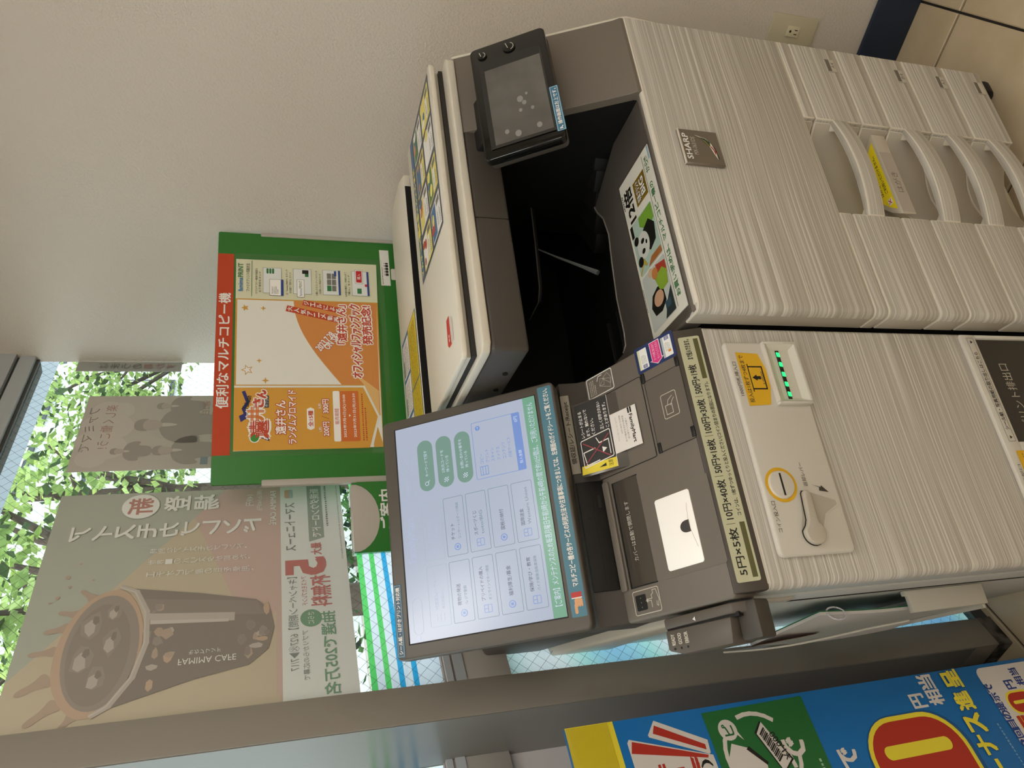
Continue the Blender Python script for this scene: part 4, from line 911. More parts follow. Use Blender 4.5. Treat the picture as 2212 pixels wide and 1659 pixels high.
# pictogram, card sticker, card flap
p = Print(CONS, .0003); p.frame(-.0445, .1285, -.0095, .185, .0016, WHITE, 1, .003); p.bars(-.041, .166, -.013, .181, 4, OW, 1)
for q in ([(-.040, .136), (-.030, .158), (-.018, .155), (-.026, .133)], [(-.034, .134), (-.020, .150), (-.014, .138), (-.026, .131)], [(-.030, .158), (-.031, .148), (-.020, .146)]): p.line(q, .0006, OW, 1, True)
p.line([(-.020, .162), (-.013, .158), (-.013, .150)], .0013, WHITE, 2); p.on(con, label='white outlined pictogram of the paper path')
p = Print(CONS, .0003); NB = mat('card_navy', '#2b3a68', .4); PK = mat('card_pink', '#e4418c', .4); SKB = mat('card_skyblue', '#7f8fc4', .5)
p.rect(-.0465, -.001, -.0035, .076, NB, 1, .003); p.poly([(-.006, .0455), (-.006, .0255), (-.036, .0255), (-.036, .0215), (-.0445, .0355), (-.036, .0495), (-.036, .0455)], WHITE, 2); p.poly([(-.007, .0445), (-.007, .0265), (-.037, .0265), (-.037, .0235), (-.0430, .0355), (-.037, .0475), (-.037, .0445)], PK, 3)
p.text('カードを奥に当たるまで', -.037, .0365, -.009, .0415, WHITE, 4); p.text('セットしてください', -.037, .0295, -.009, .0345, WHITE, 4)
for y0, c2, px in ((.052, mat('card_cream', '#d9d9b4', .5), -.038), (.004, mat('card_grey', '#b9bfc2', .5), -.012)):
    p.rect(-.0420, y0, -.0085, y0 + .0185, WHITE, 2, .001); p.rect(-.0420, y0 + .0145, -.0085, y0 + .0185, c2, 3); p.rect(px - .003, y0 + .003, px + .003, y0 + .0115, SKB, 3); p.circ(px, y0 + .007, .0018, mat('print_skin', '#d3a78c', .5), 4, n=10); p.bars(-.033, y0 + .003, -.017, y0 + .013, 4, mat('card_lines', '#a9a9a0', .5), 3)
p.rect(-.036, .007, -.032, .012, mat('card_orange', '#e0923a', .5), 4); p.on(con, label='navy sticker with a pink arrow between two cards')
b = MB(CONS); b.prism(rrect(-.178, -.0005, -.0625, .0685, .003), 'z', .0002, .0012); b.build('card_flap', mat('flap_taupe', '#6a6259', .35), con)
b = MB(CONS)
for a, c in ((-.064, .0660), (-.179, .0625), (-.064, -.001), (-.176, -.001)): b.box(a, a + .016, c, c + .0065, .0, .003)
b.build('hinge', BLACK, con, bevel=.001)
p = Print(CONS, .0014); p.frame(-.1335, .017, -.0958, .045, .0011, OW, 1, .003); p.line([(-.128, .0275), (-.128, .0395), (-.114, .0395), (-.114, .0275)], .0011, OW, 1, True); p.line([(-.114, .035), (-.107, .033), (-.102, .0245)], .0010, OW, 1); p.line([(-.116, .030), (-.110, .026), (-.106, .022)], .0010, OW, 1); p.frame(-.178, -.0005, -.0625, .0685, .0007, BLACK, 1, .003); p.on(con)
# card reader on the left flank
RD = mat('reader_taupe', '#605850', .45)
b = MB(CONS)
b.hexa([(-.421, -.0145, -.03), (-.4045, -.0145, -.03), (-.4045, .1265, -.05), (-.421, .1265, -.05), (-.419, .012, -.001), (-.4055, .012, -.001), (-.4070, .1265, -.001), (-.4215, .1265, -.001)]); rdr = b.build('card_reader', RD, ki, bevel=.003); rdr['label'] = 'taupe card reader with a slot on the kiosk flank'
b = MB(CONS); b.prism([(-.4225, .015), (-.4455, .018), (-.4560, .020), (-.4570, .1025), (-.4495, .127), (-.4230, .126)], 'z', -.05, 0); b.build('reader_half', RD, rdr, bevel=.003)
b = MB(CONS); b.box(-.4545, -.405, -.016, .016, -.05, -.016); b.build('reader_nose', DARK2, rdr, bevel=.004)
MB(CONS).box(-.4235, -.4175, .005, .1265, -.045, -.006).build('card_slot', PITCHB, rdr)
p = Print(CONS, .0003)
for tx, t in (('READY', .1145), ('GOOD', .103), ('ERROR', .0915)): p.text(tx, -.4435, t - .003, -.4290, t + .003, OW, 1, .02); p.circ(-.4485, t, .0016, BLACK, 1)
p.poly([(-.4185, .0705), (-.4125, .0705), (-.4155, .075)], WHITE, 1); p.on(rdr)
# coin and note panel
PT = .010
b = MB(KFRONT); b.prism(rrect(-.3595, .7325, -.0355, .8560, .008), 'z', 0, PT); cpnl = b.build('coin_panel', BEIGE2, ki, bevel=.0045, seg=3)
CP = FR((0, .042 - PT, 0), (1, 0, 0), (0, 0, 1))
b = MB(CP); b.box(-.1365, -.0425, .7385, .7885, -.0005, .0012); b.build('note_bezel', BEIGE2, cpnl, bevel=.0006)
# the recess of the note slot is a shallow box sunk in the panel: four sloping walls and a dark slot
b = MB(CP); o_ = [(-.1365, .7385), (-.0425, .7385), (-.0425, .7885), (-.1365, .7885)]; i_ = [(-.131, .7480), (-.051, .7480), (-.051, .7790), (-.131, .7790)]
b.add([(x, z, .0080) for x, z in o_] + [(x, z, .0022) for x, z in i_], [(0, 1, 5, 4), (1, 2, 6, 5), (2, 3, 7, 6), (3, 0, 4, 7), (4, 5, 6, 7)])
b.build('note_mouth', mat('mouth_plastic', '#d6d2c6', .35), cpnl, smooth=False)
b = MB(CP); b.prism(rrect(-.140, .7345, -.039, .7925, .004), 'z', -.001, .0078); b.v = []; b.f = []; b.mi = []
for x0, x1, z0, z1 in ((-.141, -.1365, .7345, .7925), (-.0425, -.038, .7345, .7925), (-.1365, -.0425, .7345, .7385), (-.1365, -.0425, .7885, .7925)): b.box(x0, x1, z0, z1, -.001, .0082)
b.build('note_frame', BEIGE2, cpnl, bevel=.001)
MB(CP).box(-.134, -.052, .7655, .7715, .0024, .0034).build('note_slot', PITCHB, cpnl)
GLED = mat('green_led', '#1fd060', .3, emit='#22ff77', es=1.6)
for k in range(5): MB(CP).prism([(-.128 + k * .0163, .7665), (-.1215 + k * .0163, .7665), (-.1205 + k * .0163, .7710), (-.127 + k * .0163, .7710)], 'z', .0032, .0048).build('indicator_light', GLED, cpnl)
p = Print(CP, .0003); YL = mat('panel_yellow', '#e3b21f', .5); KI = mat('panel_ink', '#3f3a34', .6)
p.text('1000円札挿入口', -.125, .8435, -.070, .8505, KI, 2); p.poly([(-.1410, .8400), (-.0540, .8400), (-.0560, .8020), (-.080, .7950), (-.110, .7950), (-.1395, .8030)], YL, 1); p.text('投入は1枚ずつ4枚まで', -.136, .8290, -.059, .8370, KI, 2, .008)
p.line([(-.114, .8255), (-.114, .8020), (-.078, .8020), (-.078, .8255)], .0022, INK, 2); p.line([(-.118, .8255), (-.074, .8255)], .0016, INK, 2); p.poly([(-.101, .8145), (-.091, .8145), (-.096, .8225)], INK, 3); p.rect(-.0985, .8075, -.0935, .815, INK, 3); p.text('1000', -.106, .8035, -.086, .8065, KI, 3)
p.text('コイン投入口', -.3265, .8425, -.2830, .8495, KI, 2); p.text('返却レバー', -.2645, .7815, -.2295, .7885, KI, 2); p.poly([(-.262, .7760), (-.2665, .7640), (-.2715, .7655), (-.2745, .7500), (-.2640, .7600), (-.2665, .7615)], KI, 2)
p.poly(circ(-.2605, .8247, .0252), YL, 1); p.on(cpnl)
cs_ = MB(CP).cyl((-.2605, .8247, 0), .0208, .0035, 'z', 32, r2=.0192).build('coin_slot', BEIGE2, cpnl, bevel=.0006)
MB(CP).box(-.2765, -.2445, .8235, .8262, .0034, .0039).build('slot_opening', PITCHB, cs_)
b = MB(CP); rec = [(-.3310 + .0185 * math.cos(math.radians(a)), .7965 + .0185 * math.sin(math.radians(a))) for a in range(60, 300, 20)] + [(-.3050, .7660), (-.2930, .7430), (-.2860, .7430), (-.2700, .7900), (-.2690, .7975), (-.2740, .8000), (-.3050, .8060)]
b.prism(rec, 'z', .0003, .0010); b.build('lever_recess', mat('recess_plastic', '#b5aea0', .5), cpnl)
p = Print(CP, .001, 'recess_edge'); p.line(rec, .0014, BEIGE2, 1, True); p.on(cpnl)
b = MB(CP); lev = [(-.3310 + .0165 * math.cos(math.radians(a)), .7965 + .0165 * math.sin(math.radians(a))) for a in range(75, 345, 18)] + [(-.3120, .7875), (-.2765, .7870), (-.2720, .7905), (-.2715, .7960), (-.2750, .7985), (-.3120, .8020), (-.3200, .8060)]
p = Print(CP, .0012, 'lever_painted_shadow'); p.line(lev, .0016, BLACK, 1, True); p.on(cpnl)  # dark outline painted as the shadow around the lever
b.prism(lev, 'z', .001, .0095); b.build('return_lever', mat('lever_plastic', '#beb6a8', .4), cpnl, bevel=.0025, seg=3)
# print outlet low on the door
b = MB(KFRONT)
for x0, x1, z0, z1 in ((-.375, -.0120, .3555, .3870), (-.0195, -.0120, .15, .3555), (-.375, -.2065, .15, .3555)): b.box(x0, x1, z0, z1, 0, .008)
ob = b.build('outlet_surround', BEIGE2, ki, bevel=.0025)
MB(KFRONT).box(-.2065, -.0195, .15, .3555, .0005, .003).build('outlet_flap', mat('outlet_black', '#2a2724', .3), ob)
p = Print(KFRONT, .0083); p.frame(-.206, .3625, -.0195, .3765, .0006, KI, 1, .001); p.text('シール紙・写真用紙の取り出しはこちら', -.186, .3650, -.046, .3740, INK, 2, .01)
for x in (-.199, -.027): p.poly([(x - .003, .3715), (x + .003, .3715), (x, .3665)], INK, 2)
p.rect(-.320, .325, -.222, .3715, YL, 1, .002); p.text('取り忘れに', -.275, .353, -.226, .363, KI, 2); p.text('コイン返却口', -.31, .3745, -.245, .3805, KI, 2); p.on(ob)
p = Print(KFRONT, .0033); p.text('プリント排出口', -.182, .305, -.065, .325, mat('outlet_ink', '#bdb6a8', .5), 1); p.on(ob)
# touch monitor
b = MB(MONI); b.prism(rrect(-.4055, 0, -.0165, .3085, .009), 'z', -.028, 0); mo = b.build('monitor', mat('monitor_taupe', '#5a544d', .4), ki, bevel=.0035, seg=3); mo['label'] = 'tilted touch monitor with a grey bezel'
b = MB(MONI); b.box(-.385, -.033, .0325, .2865, .0002, .0006); b.build('screen_gap', PITCHB, mo)
SB = screenmat('screen_base', '#aeb7c9', .88)
scr = MB(MONI).box(-.383, -.0345, .034, .2840, .0004, .0009).build('screen', SB, mo, smooth=False)
sg, sl_, sbk, sbl, swh = screenmat('ui_green', '#76988b', .88), screenmat('ui_line', '#6f8a92', .85), screenmat('ui_ink', '#48505e', .8), screenmat('ui_blue', '#7390cc', .9), screenmat('ui_white', '#c9d3e6', .95)
sgb = screenmat('ui_green_bar', '#74a88c', .85); sft = screenmat('ui_faint', '#a9b3cb', .95); sln = screenmat('ui_faint_line', '#9db0bd', .95)
p = Print(MONI, .0011, 'screen_graphics')
p.rect(-.383, .034, -.0345, .0545, sgb, 1); p.text('【ご案内】メンテナンスのため毎週月曜日午前3時から午前4時の間で約10分間は、ご利用いただけません', -.367, .0385, -.045, .0495, swh, 2)
Lx, Rx = (-.3650, -.2735), (-.2645, -.1715)
L1 = [('代金支払い/チャージ', '各種お支払い'), ('荷物の発送', '/レジで受取'), ('プリペイドの購入', 'オンラインマネー/通信'), ('福利厚生/募金', ''), ('保険/学び・教育', 'バイク保険/自転車保険')]
R1 = [('ファミマTカード', '/楽天Edy'), ('チケット', 'コンサート/スポーツ/映画'), ('スポーツくじ', 'toto/BIG'), ('国税の納付', ''), ('国際送金', 'Western Union')]
for i in range(5):
    z0 = .2140 - .0387 * i; z1 = z0 + .0335
    for (x0, x1), (ta, tb) in ((Lx, L1[i]), (Rx, R1[i])):
        fa = i == 0; wd = min(.058, .0064 * len(ta)); xs = x0 + .025
        p.frame(x0, z0, x1, z1, .0007, sln if fa else sl_, 1, .002)
        if tb:
            p.text(ta, xs, z0 + .0185, xs + wd, z0 + .0250, sft if fa else sbk, 2); wb = min(.058, .0047 * len(tb)); p.text(tb, xs, z0 + .0085, xs + wb, z0 + .0135, sft if fa else sl_, 2)
        else: p.text(ta, xs, z0 + .0125, xs + wd, z0 + .0195, sbk, 2)
        ic = sft if fa else sbl; cx, cy = x0 + .013, z0 + .016
        if i % 2: p.circ(cx, cy, .0055, ic, 1, n=16); p.circ(cx, cy, .0042, SB, 2, n=16); p.rect(cx - .002, cy - .002, cx + .002, cy + .002, ic, 3)
        else: p.frame(cx - .0055, cy - .006, cx + .0055, cy + .006, .0008, ic, 1, .001); p.line([(cx - .005, cy), (cx + .005, cy)], .0008, ic, 1); p.line([(cx, cy), (cx, cy + .006)], .0008, ic, 1)
for i, (tx, t2) in enumerate((('キーワードで探す', ''), ('2次元コードを', '持っている'), ('お問い合わせ番号を', '持っている'))):
    z0 = .2190 - .0335 * i; p.rect(-.1525, z0, -.0650, z0 + .0275, sg, 1, .0137)
    if t2: p.text(tx, -.128, z0 + .0150, -.128 + .0056 * len(tx), z0 + .0205, swh, 2); p.text(t2, -.128, z0 + .0070, -.100, z0 + .0125, swh, 2)
    else: p.text(tx, -.128, z0 + .0105, -.083, z0 + .0165, swh, 2)
    if i == 0: p.circ(-.140, z0 + .0145, .0035, swh, 2, n=14); p.circ(-.140, z0 + .0145, .0026, sg, 3, n=14); p.line([(-.1375, z0 + .012), (-.135, z0 + .0095)], .0009, swh, 2)
    else:
        for u in range(4):
            for v in range(4):
                if (u + v) % 2: p.rect(-.1440 + u * .002, z0 + .0095 + v * .002, -.1422 + u * .002, z0 + .0113 + v * .002, swh, 2)
p.frame(-.1525, .0632, -.0560, .1468, .0008, sbl, 1, .002); p.rect(-.1525, .0632, -.0560, .0765, sbl, 2); p.text('投入金額', -.142, .0670, -.120, .0725, swh, 3); p.text('0円', -.072, .0668, -.062, .0730, swh, 3)
for i, (tx, xi) in enumerate((('コピー', 3), ('プリント', 4), ('スキャン', 4), ('ファクス', 4), ('コンテンツ', 5), ('行政サービス', 6))):
    zz = .1355 - i * .0098; p.text(tx, -.128, zz - .0030, -.128 + .0056 * xi, zz + .0030, sbl, 2)
p.circ(-.0665, .1365, .0042, sbl, 2, n=16); p.text('→', -.0690, .1350, -.0640, .1380, swh, 3); p.frame(-.147, .126, -.133, .139, .0010, sbl, 2); p.line([(-.147, .135), (-.133, .135)], .001, sbl, 2); p.line([(-.147, .1305), (-.133, .1305)], .001, sbl, 2)
for x0, x1 in ((-.1120, -.0730), (-.1570, -.1170)): p.frame(x0, .2600, x1, .2760, .0006, sln, 1, .008); p.bars(x0 + .012, .2650, x1 - .005, .2710, 1, sft, 2)
p.frame(-.372, .2600, -.318, .2760, .0006, sln, 1, .008); p.text('FamilyMart', -.262, .2580, -.190, .2760, sft, 2, .02); p.rect(-.380, .266, -.374, .272, sft, 1)
p.on(mo)
p = Print(MONI, .0003); TB = mat('strip_teal', '#4a7f93', .45)
p.rect(-.3865, .0045, -.0230, .0275, TB, 1, .002); p.text('マルチコピー機の各サービスの利用方法や注意事項につきましては、左側面のガイドシートをご覧ください。', -.3435, .0105, -.0275, .0200, WHITE, 3, .018)
SK = mat('hand_tan', '#e0a878', .5); p.rect(-.3590, .0085, -.3515, .0240, mat('cuff_red', '#c23a33', .5), 2); p.rect(-.3605, .0085, -.3590, .0240, WHITE, 2); p.rect(-.3705, .0085, -.3605, .0205, SK, 2, .003); p.rect(-.3820, .0170, -.3680, .0215, SK, 2, .002)
for k in range(3): p.rect(-.3725, .0085 + k * .0033, -.366, .0112 + k * .0033, SK, 3, .0012)
p.on(mo, label='teal notice strip under the screen')
p = Print(MONI, .0003); SD = mat('sticker_teal', '#44647a', .45); p.rect(-.4010, .2935, -.2910, .3065, SD, 1, .001); p.frame(-.3990, .2952, -.2930, .3048, .0006, STL, 2); p.text('シール紙・はがきプリント対応機', -.3960, .2966, -.2960, .3034, WHITE, 3, .02); p.on(mo, label='small blue sticker strip')
# document pocket on the flank
PKM = mat('pocket_beige', '#c2beb2', .45)
b = MB(); b.prism([(-.4015, .390), (-.4015, .5490), (-.4100, .5490), (-.4100, .5430), (-.4360, .5430), (-.4340, .390)], 'y', .168, .178); pk = b.build('document_pocket', PKM, ki, bevel=.002)
CLR = glassmat('pocket_clear', '#dfe6e2', .10)
b = MB(); N = 10
def lip(u, v):
    y = .178 + .24 * u; zt = .548 + (.74 - .548) * (u ** .55); z = .392 + (zt - .392) * v; return (-.434 - .012 * v - .008 * math.sin(math.pi * u) * v, y, z)
b.grid(lip, N, 6); b.build('clear_front', CLR, pk)
MB().tube([lip(i / N, 1) for i in range(N + 1)], .0016, 6).build('pocket_lip', PKM, pk)
b = MB(); b.box(-.440, -.4015, .178, .42, .388, .394); b.build('pocket_floor', PKM, pk)
# booklet in the pocket (its own thing)
bk_ = thing('guide_booklet', 'ring-bound guide booklet with green edging in the kiosk side pocket', 'booklet', (-.425, .29, .394))
def page(o0, o1, sh):
    def f(u, v):
        y = .187 + .205 * u; z = .395 + .305 * v; x = -.4165 - .020 * u - .006 * math.sin(math.pi * v) - sh; return (x, y, z)
    return f
def sheetm(name, sh, th, M):
    b = MB(); f = page(0, 0, sh); N = 8
    vs = [f(i / N, j / N) for j in range(N + 1) for i in range(N + 1)]; vs2 = [(x - th, y, z) for x, y, z in vs]; K = (N + 1) ** 2
    fs = [(j * (N + 1) + i, j * (N + 1) + i + 1, (j + 1) * (N + 1) + i + 1, (j + 1) * (N + 1) + i) for j in range(N) for i in range(N)]
    fs2 = [tuple(q + K for q in f_[::-1]) for f_ in fs]; edge = [i for i in range(N + 1)] + [j * (N + 1) + N for j in range(1, N + 1)] + [N * (N + 1) + i for i in range(N - 1, -1, -1)] + [j * (N + 1) for j in range(N - 1, 0, -1)]
    side = [(edge[i], edge[(i + 1) % len(edge)], edge[(i + 1) % len(edge)] + K, edge[i] + K) for i in range(len(edge))]
    b.add(vs + vs2, fs + fs2 + side); return b.build(name, M, bk_)
sheetm('cover', 0, .0014, mat('booklet_green', '#1f6a43', .45)); sheetm('pages', .0017, .0045, mat('booklet_page', '#cfccc8', .6))
b = MB(); b.grid(lambda u, v: (-.4405 - .004 * v, .300 + .105 * u, .62 + (.105 - .03 * (1 - u)) * v), 4, 4); b.build('brown_card', mat('booklet_brown', '#8a5a3a', .6), bk_)
rc = Vector((-.4225, .190, .672)); MB().tube([(rc.x, rc.y + .0 + .014 * math.cos(t), rc.z + .014 * math.sin(t)) if False else (rc.x + .010 * math.cos(t), rc.y - .004 + .006 * math.cos(t), rc.z + .016 * math.sin(t)) for t in [2 * math.pi * i / 24 for i in range(24)]], .0014, 8, closed=True).build('ring', mat('ring_white', '#d6d2dc', .3), bk_)
# receipt slip
rs = thing('receipt', 'white receipt slip hanging from the kiosk receipt slot', 'receipt', CONS @ Vector((-.12, .12, .004)))
b = MB(CONS); N = 6
b.grid(lambda u, v: (-.1535 + .065 * u + .0045 * v * 0, .0930 + .058 * v, .0035 + .0045 * v), 1, N); b.grid(lambda u, v: (-.1535 + .065 * u, .0930 + .058 * v, .0036 + .0045 * v), 1, N)
b.build('paper_slip', mat('receipt_paper', '#f0eae4', .6), rs, recalc=False)
RF = FR(CONS @ Vector((0, .0930, .0036)), (1, 0, 0), CONS.to_3x3() @ Vector((0, .070, .0055)))
p = Print(RF, .0002); p.text('FamilyMart', -.1470, .0085, -.1010, .0165, INK, 1, .02, rot=180); p.rect(-.0985, .0085, -.0890, .0115, INK, 1); p.rect(-.0985, .0130, -.0890, .0160, INK, 1)
p.text('八重洲さくら通り店', -.138, .0205, -.104, .0235, GINK, 1, rot=180); p.text('東京都中央区日本橋2-3-18', -.141, .0260, -.098, .0290, GINK, 1, rot=180); p.text('電話:03-3548-0205', -.126, .0315, -.096, .0345, GINK, 1, rot=180); p.text('2023年 7月 7日 (金) 13:32', -.136, .0395, -.096, .0425, mat('label_grey_pale', '#b5b0a8', .6), 1, rot=180); p.on(rs)

# ================================================================== SIGN BOARD BEHIND THE COPIER
GB = mat('sign_green', '#2f7a2c', .45); SR = mat('sign_red', '#c5451f', .45); SGY = mat('bracket_grey', '#b5afa4', .45)
sb = thing('sign_board', 'green sign board with a red header standing behind the photocopier', 'sign board', (.29, .70, 1.2))
b = MB(BOARD); b.prism(rrect(-.0125, 1.19, .5925, 1.6125, .004), 'z', -.006, 0); bo = b.build('board', GB, sb, bevel=.001)
b = MB(BOARD); b.prism(rrect(.5845, .90, .5935, 1.521, .003), 'z', -.010, .003); b.build('bracket', SGY, sb, bevel=.001)
b = MB(BOARD); b.prism(rrect(-.0185, 1.055, -.0055, 1.517, .003), 'z', -.010, .003); b.build('bracket', SGY, sb, bevel=.001)
MB(BOARD).box(.0, .5935, .88, .96, -.006, .044).build('mounting_plate', SGY, sb)
p = Print(BOARD, .0003); p.rect(.0490, 1.578, .5325, 1.6122, SR, 1); p.text('便利なマルチコピー機', .1520, 1.5835, .4290, 1.6075, WHITE, 3, .018); p.on(bo, label='red header strip with white lettering')
p = Print(BOARD, .0003); p.rect(.4640, 1.2285, .5640, 1.2505, PAPER, 1); p.rect(.4900, 1.2320, .5280, 1.2380, INK, 2)
for k in range(14): p.rect(.4900 + k * .0027, 1.2310, .4912 + k * .0027, 1.2420, INK if k % 3 else PAPER, 3)
p.bars(.468, 1.2435, .555, 1.2485, 1, GINK, 2); p.on(bo, label='small white barcode sticker')
MB(BOARD).prism(rrect(.480, 1.1985, .510, 1.2260, .003), 'z', .0002, .004).build('clip', RIM, sb, bevel=.001)
MB(BOARD).box(.045, .535, 1.2455, 1.5765, .0012, .0018).build('clear_sleeve', glassmat('sign_sleeve', '#fcfdfb', .03), sb, smooth=False)
# photo-print poster inside the sleeve
pp = thing('promotion_poster', 'orange, white and cream promotion poster on the green sign board', 'poster', (.29, .6985, 1.26))
PB = FR((0, .6995, 0), (1, 0, 0), (0, 0, 1))
MB(PB).prism([(.0590, 1.2700), (.5210, 1.2600), (.5195, 1.5735), (.0570, 1.5720)], 'z', 0, .0004).build('paper_sheet', mat('poster_cream', '#f0ecd2', .5), pp, smooth=False)
OR_, ORD, CRM, POW, ORX = mat('promo_orange', '#e5a73c', .5), mat('promo_deep_orange', '#d9722f', .5), mat('promo_pale', '#f6f3ee', .5), mat('promo_white', '#fbf8f2', .5), mat('promo_red_ink', '#c64a2c', .5)
p = Print(PB, .0005)
p.poly([(.0590, 1.2700), (.4160, 1.2622), (.4160, 1.5731), (.0570, 1.5720)], OR_, 1)
p.poly([(.2055, 1.3040), (.2055, 1.5690), (.4130, 1.5695), (.4130, 1.2660), (.0690, 1.2705)], CRM, 2)
p.poly([(.0590, 1.2900), (.0660, 1.2900), (.1290, 1.2730), (.2030, 1.3030), (.2030, 1.5720), (.0570, 1.5720)], WHITE, 3); p.poly([(.0575, 1.2985), (.1290, 1.2780), (.1985, 1.3060), (.1985, 1.5720), (.0575, 1.5720)], OR_, 4)
# plain colour fields where the photograph's picture stands
p.poly([(.13, 1.272), (.2055, 1.3040), (.2055, 1.352)] + [(.2055 + .2075 * t / 12, 1.352 + .098 * math.sin(math.pi / 2 * t / 12)) for t in range(1, 13)] + [(.413, 1.2660)], mat('promo_field', '#e2934a', .5), 3)
p.poly([(.2055, 1.3040), (.24, 1.33), (.19, 1.272), (.13, 1.2735)], mat('promo_sand', '#efc07c', .5), 4)
def star(cx, cz, r, M, lay, k=5, inner=.45):
    p.poly([(cx + (r if i % 2 == 0 else r * inner) * math.sin(math.pi * i / k), cz + (r if i % 2 == 0 else r * inner) * math.cos(math.pi * i / k)) for i in range(2 * k)], M, lay)
GO = mat('promo_gold', '#d9a243', .5)
star(.392, 1.553, .0085, GO, 4); star(.392, 1.515, .0065, GO, 4, 4, .35); star(.240, 1.547, .013, GO, 4); star(.240, 1.547, .0095, CRM, 5); star(.262, 1.523, .006, GO, 4, 4, .35); star(.215, 1.510, .008, GO, 4, 4, .35); star(.376, 1.352, .005, GO, 5, 4, .35); star(.396, 1.345, .005, GO, 5, 4, .35)
# slanted red banners and outlined lettering
for tx, x0, z0, x1, z1 in (('大人気アニメ動画', .345, 1.398, .395, 1.470), ('ジェルによる', .372, 1.395, .410, 1.455)):
    pass
def slant(tx, cx, cz, L, H, a):
    c, s_ = math.cos(math.radians(a)), math.sin(math.radians(a)); q = [(-L/2, -H/2), (L/2, -H/2), (L/2, H/2), (-L/2, H/2)]
    p.poly([(cx + x * c - z * s_, cz + x * s_ + z * c) for x, z in q], SR, 5); p.text(tx, cx - L * .46, cz - H * .36, cx + L * .46, cz + H * .36, WHITE, 7, .015, rot=a)
def vslant(tx, xa, za, xb, zb, sz):
    n = len(tx); dx, dz = (xb - xa) / n, (zb - za) / n; L = math.hypot(xb - xa, zb - za); nx, nz = -(zb - za) / L * sz * .62, (xb - xa) / L * sz * .62
    p.poly([(xa - nx, za - nz), (xb - nx, zb - nz), (xb + nx, zb + nz), (xa + nx, za + nz)], SR, 5)
    for i, ch in enumerate(tx): x = xa + dx * (i + .5); z = za + dz * (i + .5); p.text(ch, x - sz * .45, z - sz * .45, x + sz * .45, z + sz * .45, WHITE, 7, .02)
vslant('大人気アニメ動画', .394, 1.466, .366, 1.350, .0125); vslant('ジェルによる', .410, 1.430, .390, 1.345, .0115)
p.text('2023.7.28', .285, 1.376, .338, 1.392, WHITE, 7, .02, rot=-38, out=ORX, ow=.08); p.text('ON SALE!', .288, 1.358, .345, 1.373, WHITE, 7, .02, rot=-38, out=ORX, ow=.08)
for tx, x0, x1, z0, z1 in (('「遠井さん」', .305, .405, 1.336, 1.357), ('オフィシャルファンブック', .222, .408, 1.305, 1.329), ('発売記念!', .305, .405, 1.280, 1.302)): p.text(tx, x0, z0, x1, z1, ORX, 9, .03, out=POW, ow=.14)
# left panel lettering
NVY = mat('promo_navy', '#2c3277', .5)
p.poly([(.077, 1.5015), (.098, 1.5065), (.096, 1.520), (.086, 1.522)], NVY, 5); p.poly([(.120, 1.558), (.130, 1.545), (.141, 1.549), (.134, 1.562)], NVY, 5); p.line([(.130, 1.546), (.150, 1.553), (.165, 1.545), (.188, 1.553)], .007, NVY, 5)
for ch, x, z, sz, M in (('遠', .104, 1.522, .036, ORX), ('井', .138, 1.529, .030, mat('promo_orange_ink', '#d8792f', .5)), ('さ', .163, 1.524, .020, ORX), ('ん', .183, 1.518, .018, ORX)): p.text(ch, x - sz/2, z - sz/2, x + sz/2, z + sz/2, M, 8, .05, out=POW, ow=.16)
p.circ(.084, 1.531, .010, POW, 7); p.circ(.084, 1.531, .008, mat('promo_green', '#3f8f3c', .5), 8); p.text('Toi-san', .148, 1.541, .180, 1.552, INK, 8, .01, rot=-14)
p.poly(rrect(.152, 1.503, .180, 1.512, .001), NAVY, 6); p.text('作 ジェル', .154, 1.5045, .178, 1.5105, WHITE, 8)
for tx, x0, x1, z0, z1 in (('遠井さん', .092, .168, 1.469, 1.490), ('ランダムブロマイド', .070, .192, 1.448, 1.4655)): p.text(tx, x0, z0, x1, z1, POW, 8, .02, out=ORX, ow=.10)
p.poly([(.100, 1.419), (.104, 1.4265), (.148, 1.4265), (.152, 1.419), (.148, 1.4115), (.104, 1.4115)], POW, 5); p.text('全15種', .108, 1.414, .144, 1.424, ORX, 7, .02)
p.text('200円', .086, 1.381, .118, 1.394, POW, 8, .02, out=ORX, ow=.12); p.text('300円', .138, 1.381, .170, 1.394, POW, 8, .02, out=ORX, ow=.12); p.text('L判', .096, 1.397, .106, 1.403, POW, 8, .02, out=ORX); p.text('2L判', .148, 1.397, .160, 1.403, POW, 8, .02, out=ORX); p.line([(.125, 1.381), (.131, 1.396)], .001, ORX, 6)
p.rect(.073, 1.317, .190, 1.372, ORD, 5, .003); p.rect(.073, 1.3575, .190, 1.372, POW, 6, .003); p.text('販売期間', .112, 1.3600, .148, 1.3690, ORX, 8); p.text('2023年7月4日(火)10:00', .082, 1.3445, .181, 1.3520, POW, 8, .015); p.text('2023年7月31日(月)23:59', .082, 1.3235, .184, 1.3310, POW, 8, .015); p.poly([(.129, 1.339), (.135, 1.339), (.132, 1.3355)], POW, 8)
p.bars(.074, 1.3010, .188, 1.3130, 2, ORX, 6)
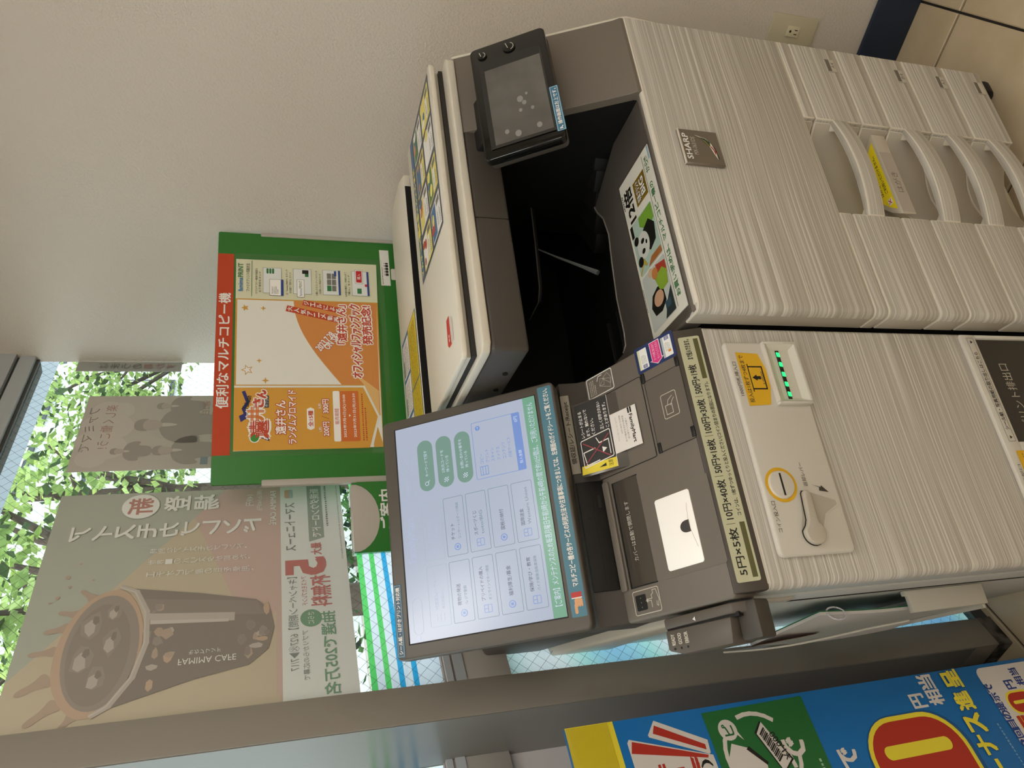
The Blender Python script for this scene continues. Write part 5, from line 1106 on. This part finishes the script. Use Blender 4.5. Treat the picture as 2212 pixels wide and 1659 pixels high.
# right panel: how to print
BLG = mat('promo_blue_ink', '#2f7fb8', .5); GNI = mat('promo_green_ink', '#2f7a43', .5); PKS = mat('promo_screen', '#e7ebe8', .5); DKB = mat('promo_dark_blue', '#2a4a92', .5)
p.text('famima', .4340, 1.5590, .4690, 1.5680, BLG, 6, .02); p.text('PRINT', .4710, 1.5585, .5080, 1.5690, GNI, 6, .01); p.text('ファミマプリント印刷方法', .4350, 1.5440, .5080, 1.5520, INK, 6); p.rect(.4220, 1.5395, .5160, 1.5405, GNI, 6)
for k, (t1, t2) in enumerate((('①マルチコピー機操作画面の', '右下青枠をタッチ'), ('②「famima PRINT」をタッチ', '次の画面で「同意する」をタッチ'), ('③購入するコンテンツをタッチ', '→印刷したい商品をタッチ'), ('④内容を確認し、お金を入れて', '「購入」をタッチ'))):
    zz = 1.5325 - k * .0655
    p.text(t1, .4290, zz - .0050, .4960, zz, INK, 6); p.text(t2, .4330, zz - .0125, .4880, zz - .0075, INK, 6)
    y1 = zz - .0165; y0 = y1 - .040; p.rect(.4320, y0, .4990, y1, GINK, 5); p.rect(.4326, y0 + .0006, .4984, y1 - .0006, PKS, 6)
    if k == 0:
        for q in range(3): p.rect(.4830, y1 - .012 - q * .006, .4970, y1 - .0075 - q * .006, GNI, 7, .002)
        p.rect(.4250, y0 - .004, .4680, y0 + .026, INK, 8); p.rect(.4256, y0 - .0034, .4674, y0 + .0254, POW, 9); p.rect(.4256, y0 - .0034, .4674, y0 + .0015, DKB, 10); p.bars(.430, y0 + .006, .450, y0 + .022, 4, GINK, 10)
    elif k == 1:
        p.rect(.4780, y0 + .006, .4960, y0 + .014, GNI, 7); p.rect(.4860, y0 + .006, .4960, y0 + .020, INK, 7); p.rect(.4230, y0 + .016, .4700, y0 + .032, INK, 8); p.rect(.4236, y0 + .0166, .4694, y0 + .0314, POW, 9); p.text('famima', .4265, y0 + .021, .4450, y0 + .027, BLG, 10); p.text('PRINT', .4465, y0 + .021, .4670, y0 + .0275, GNI, 10)
    elif k == 2:
        p.rect(.4326, y0 + .0006, .4984, y0 + .005, DKB, 7)
        for u in range(3):
            for v in range(2): p.rect(.4420 + u * .0165, y0 + .010 + v * .011, .4570 + u * .0165, y0 + .0195 + v * .011, GNI if (u, v) == (0, 1) else GINK, 7)
        p.rect(.4830, y0 + .009, .4970, y0 + .014, DKB, 8)
    else:
        p.rect(.4326, y0 + .0006, .4984, y0 + .005, DKB, 7); p.rect(.4380, y0 + .018, .4520, y0 + .028, GNI, 7); p.rect(.4650, y0 + .014, .5030, y0 + .032, INK, 8); p.rect(.4656, y0 + .0146, .5024, y0 + .0314, POW, 9); p.rect(.4680, y0 + .0165, .5000, y0 + .0295, mat('promo_buy_red', '#c8242a', .5), 10); p.text('購入', .4760, y0 + .019, .4920, y0 + .027, POW, 11); p.rect(.4570, y0 + .005, .4640, y0 + .010, MATS['promo_buy_red'], 8)
p.on(pp)
# leaflet holder on the left bracket
lh = thing('leaflet_holder', 'green leaflet holder with a grey half-round cut-out left of the sign board', 'leaflet holder', (-.095, .70, 1.13))
b = MB(BOARD); b.box(-.166, -.0192, 1.10, 1.343, -.020, -.014); b.build('back_plate', SGY, lh, bevel=.001)
b = MB(BOARD); b.box(-.0225, -.0190, 1.10, 1.341, -.014, .004); b.box(-.166, -.1625, 1.10, 1.341, -.014, .004); b.build('side_wall', mat('holder_clear_green', '#6fa88c', .3), lh)
arc = [(-.094 + .0715 * math.cos(math.radians(a)), 1.343 - .056 * math.sin(math.radians(a))) for a in range(180, -1, -12)]
b = MB(BOARD); b.prism([(-.166, 1.10), (-.0192, 1.10), (-.0192, 1.330)] + [(x, z) for x, z in arc[::-1]] + [(-.166, 1.330)], 'z', .004, .007); b.build('front_plate', GB, lh)
b = MB(BOARD); b.box(-.162, -.0230, 1.10, 1.341, -.013, .002); b.build('leaflet_stack', mat('holder_grey', '#c3b9ae', .5), lh)
p = Print(BOARD, .0073); p.text('ご案内', -.120, 1.2575, -.038, 1.2865, WHITE, 2, .02); p.on(lh)

finish_prints()
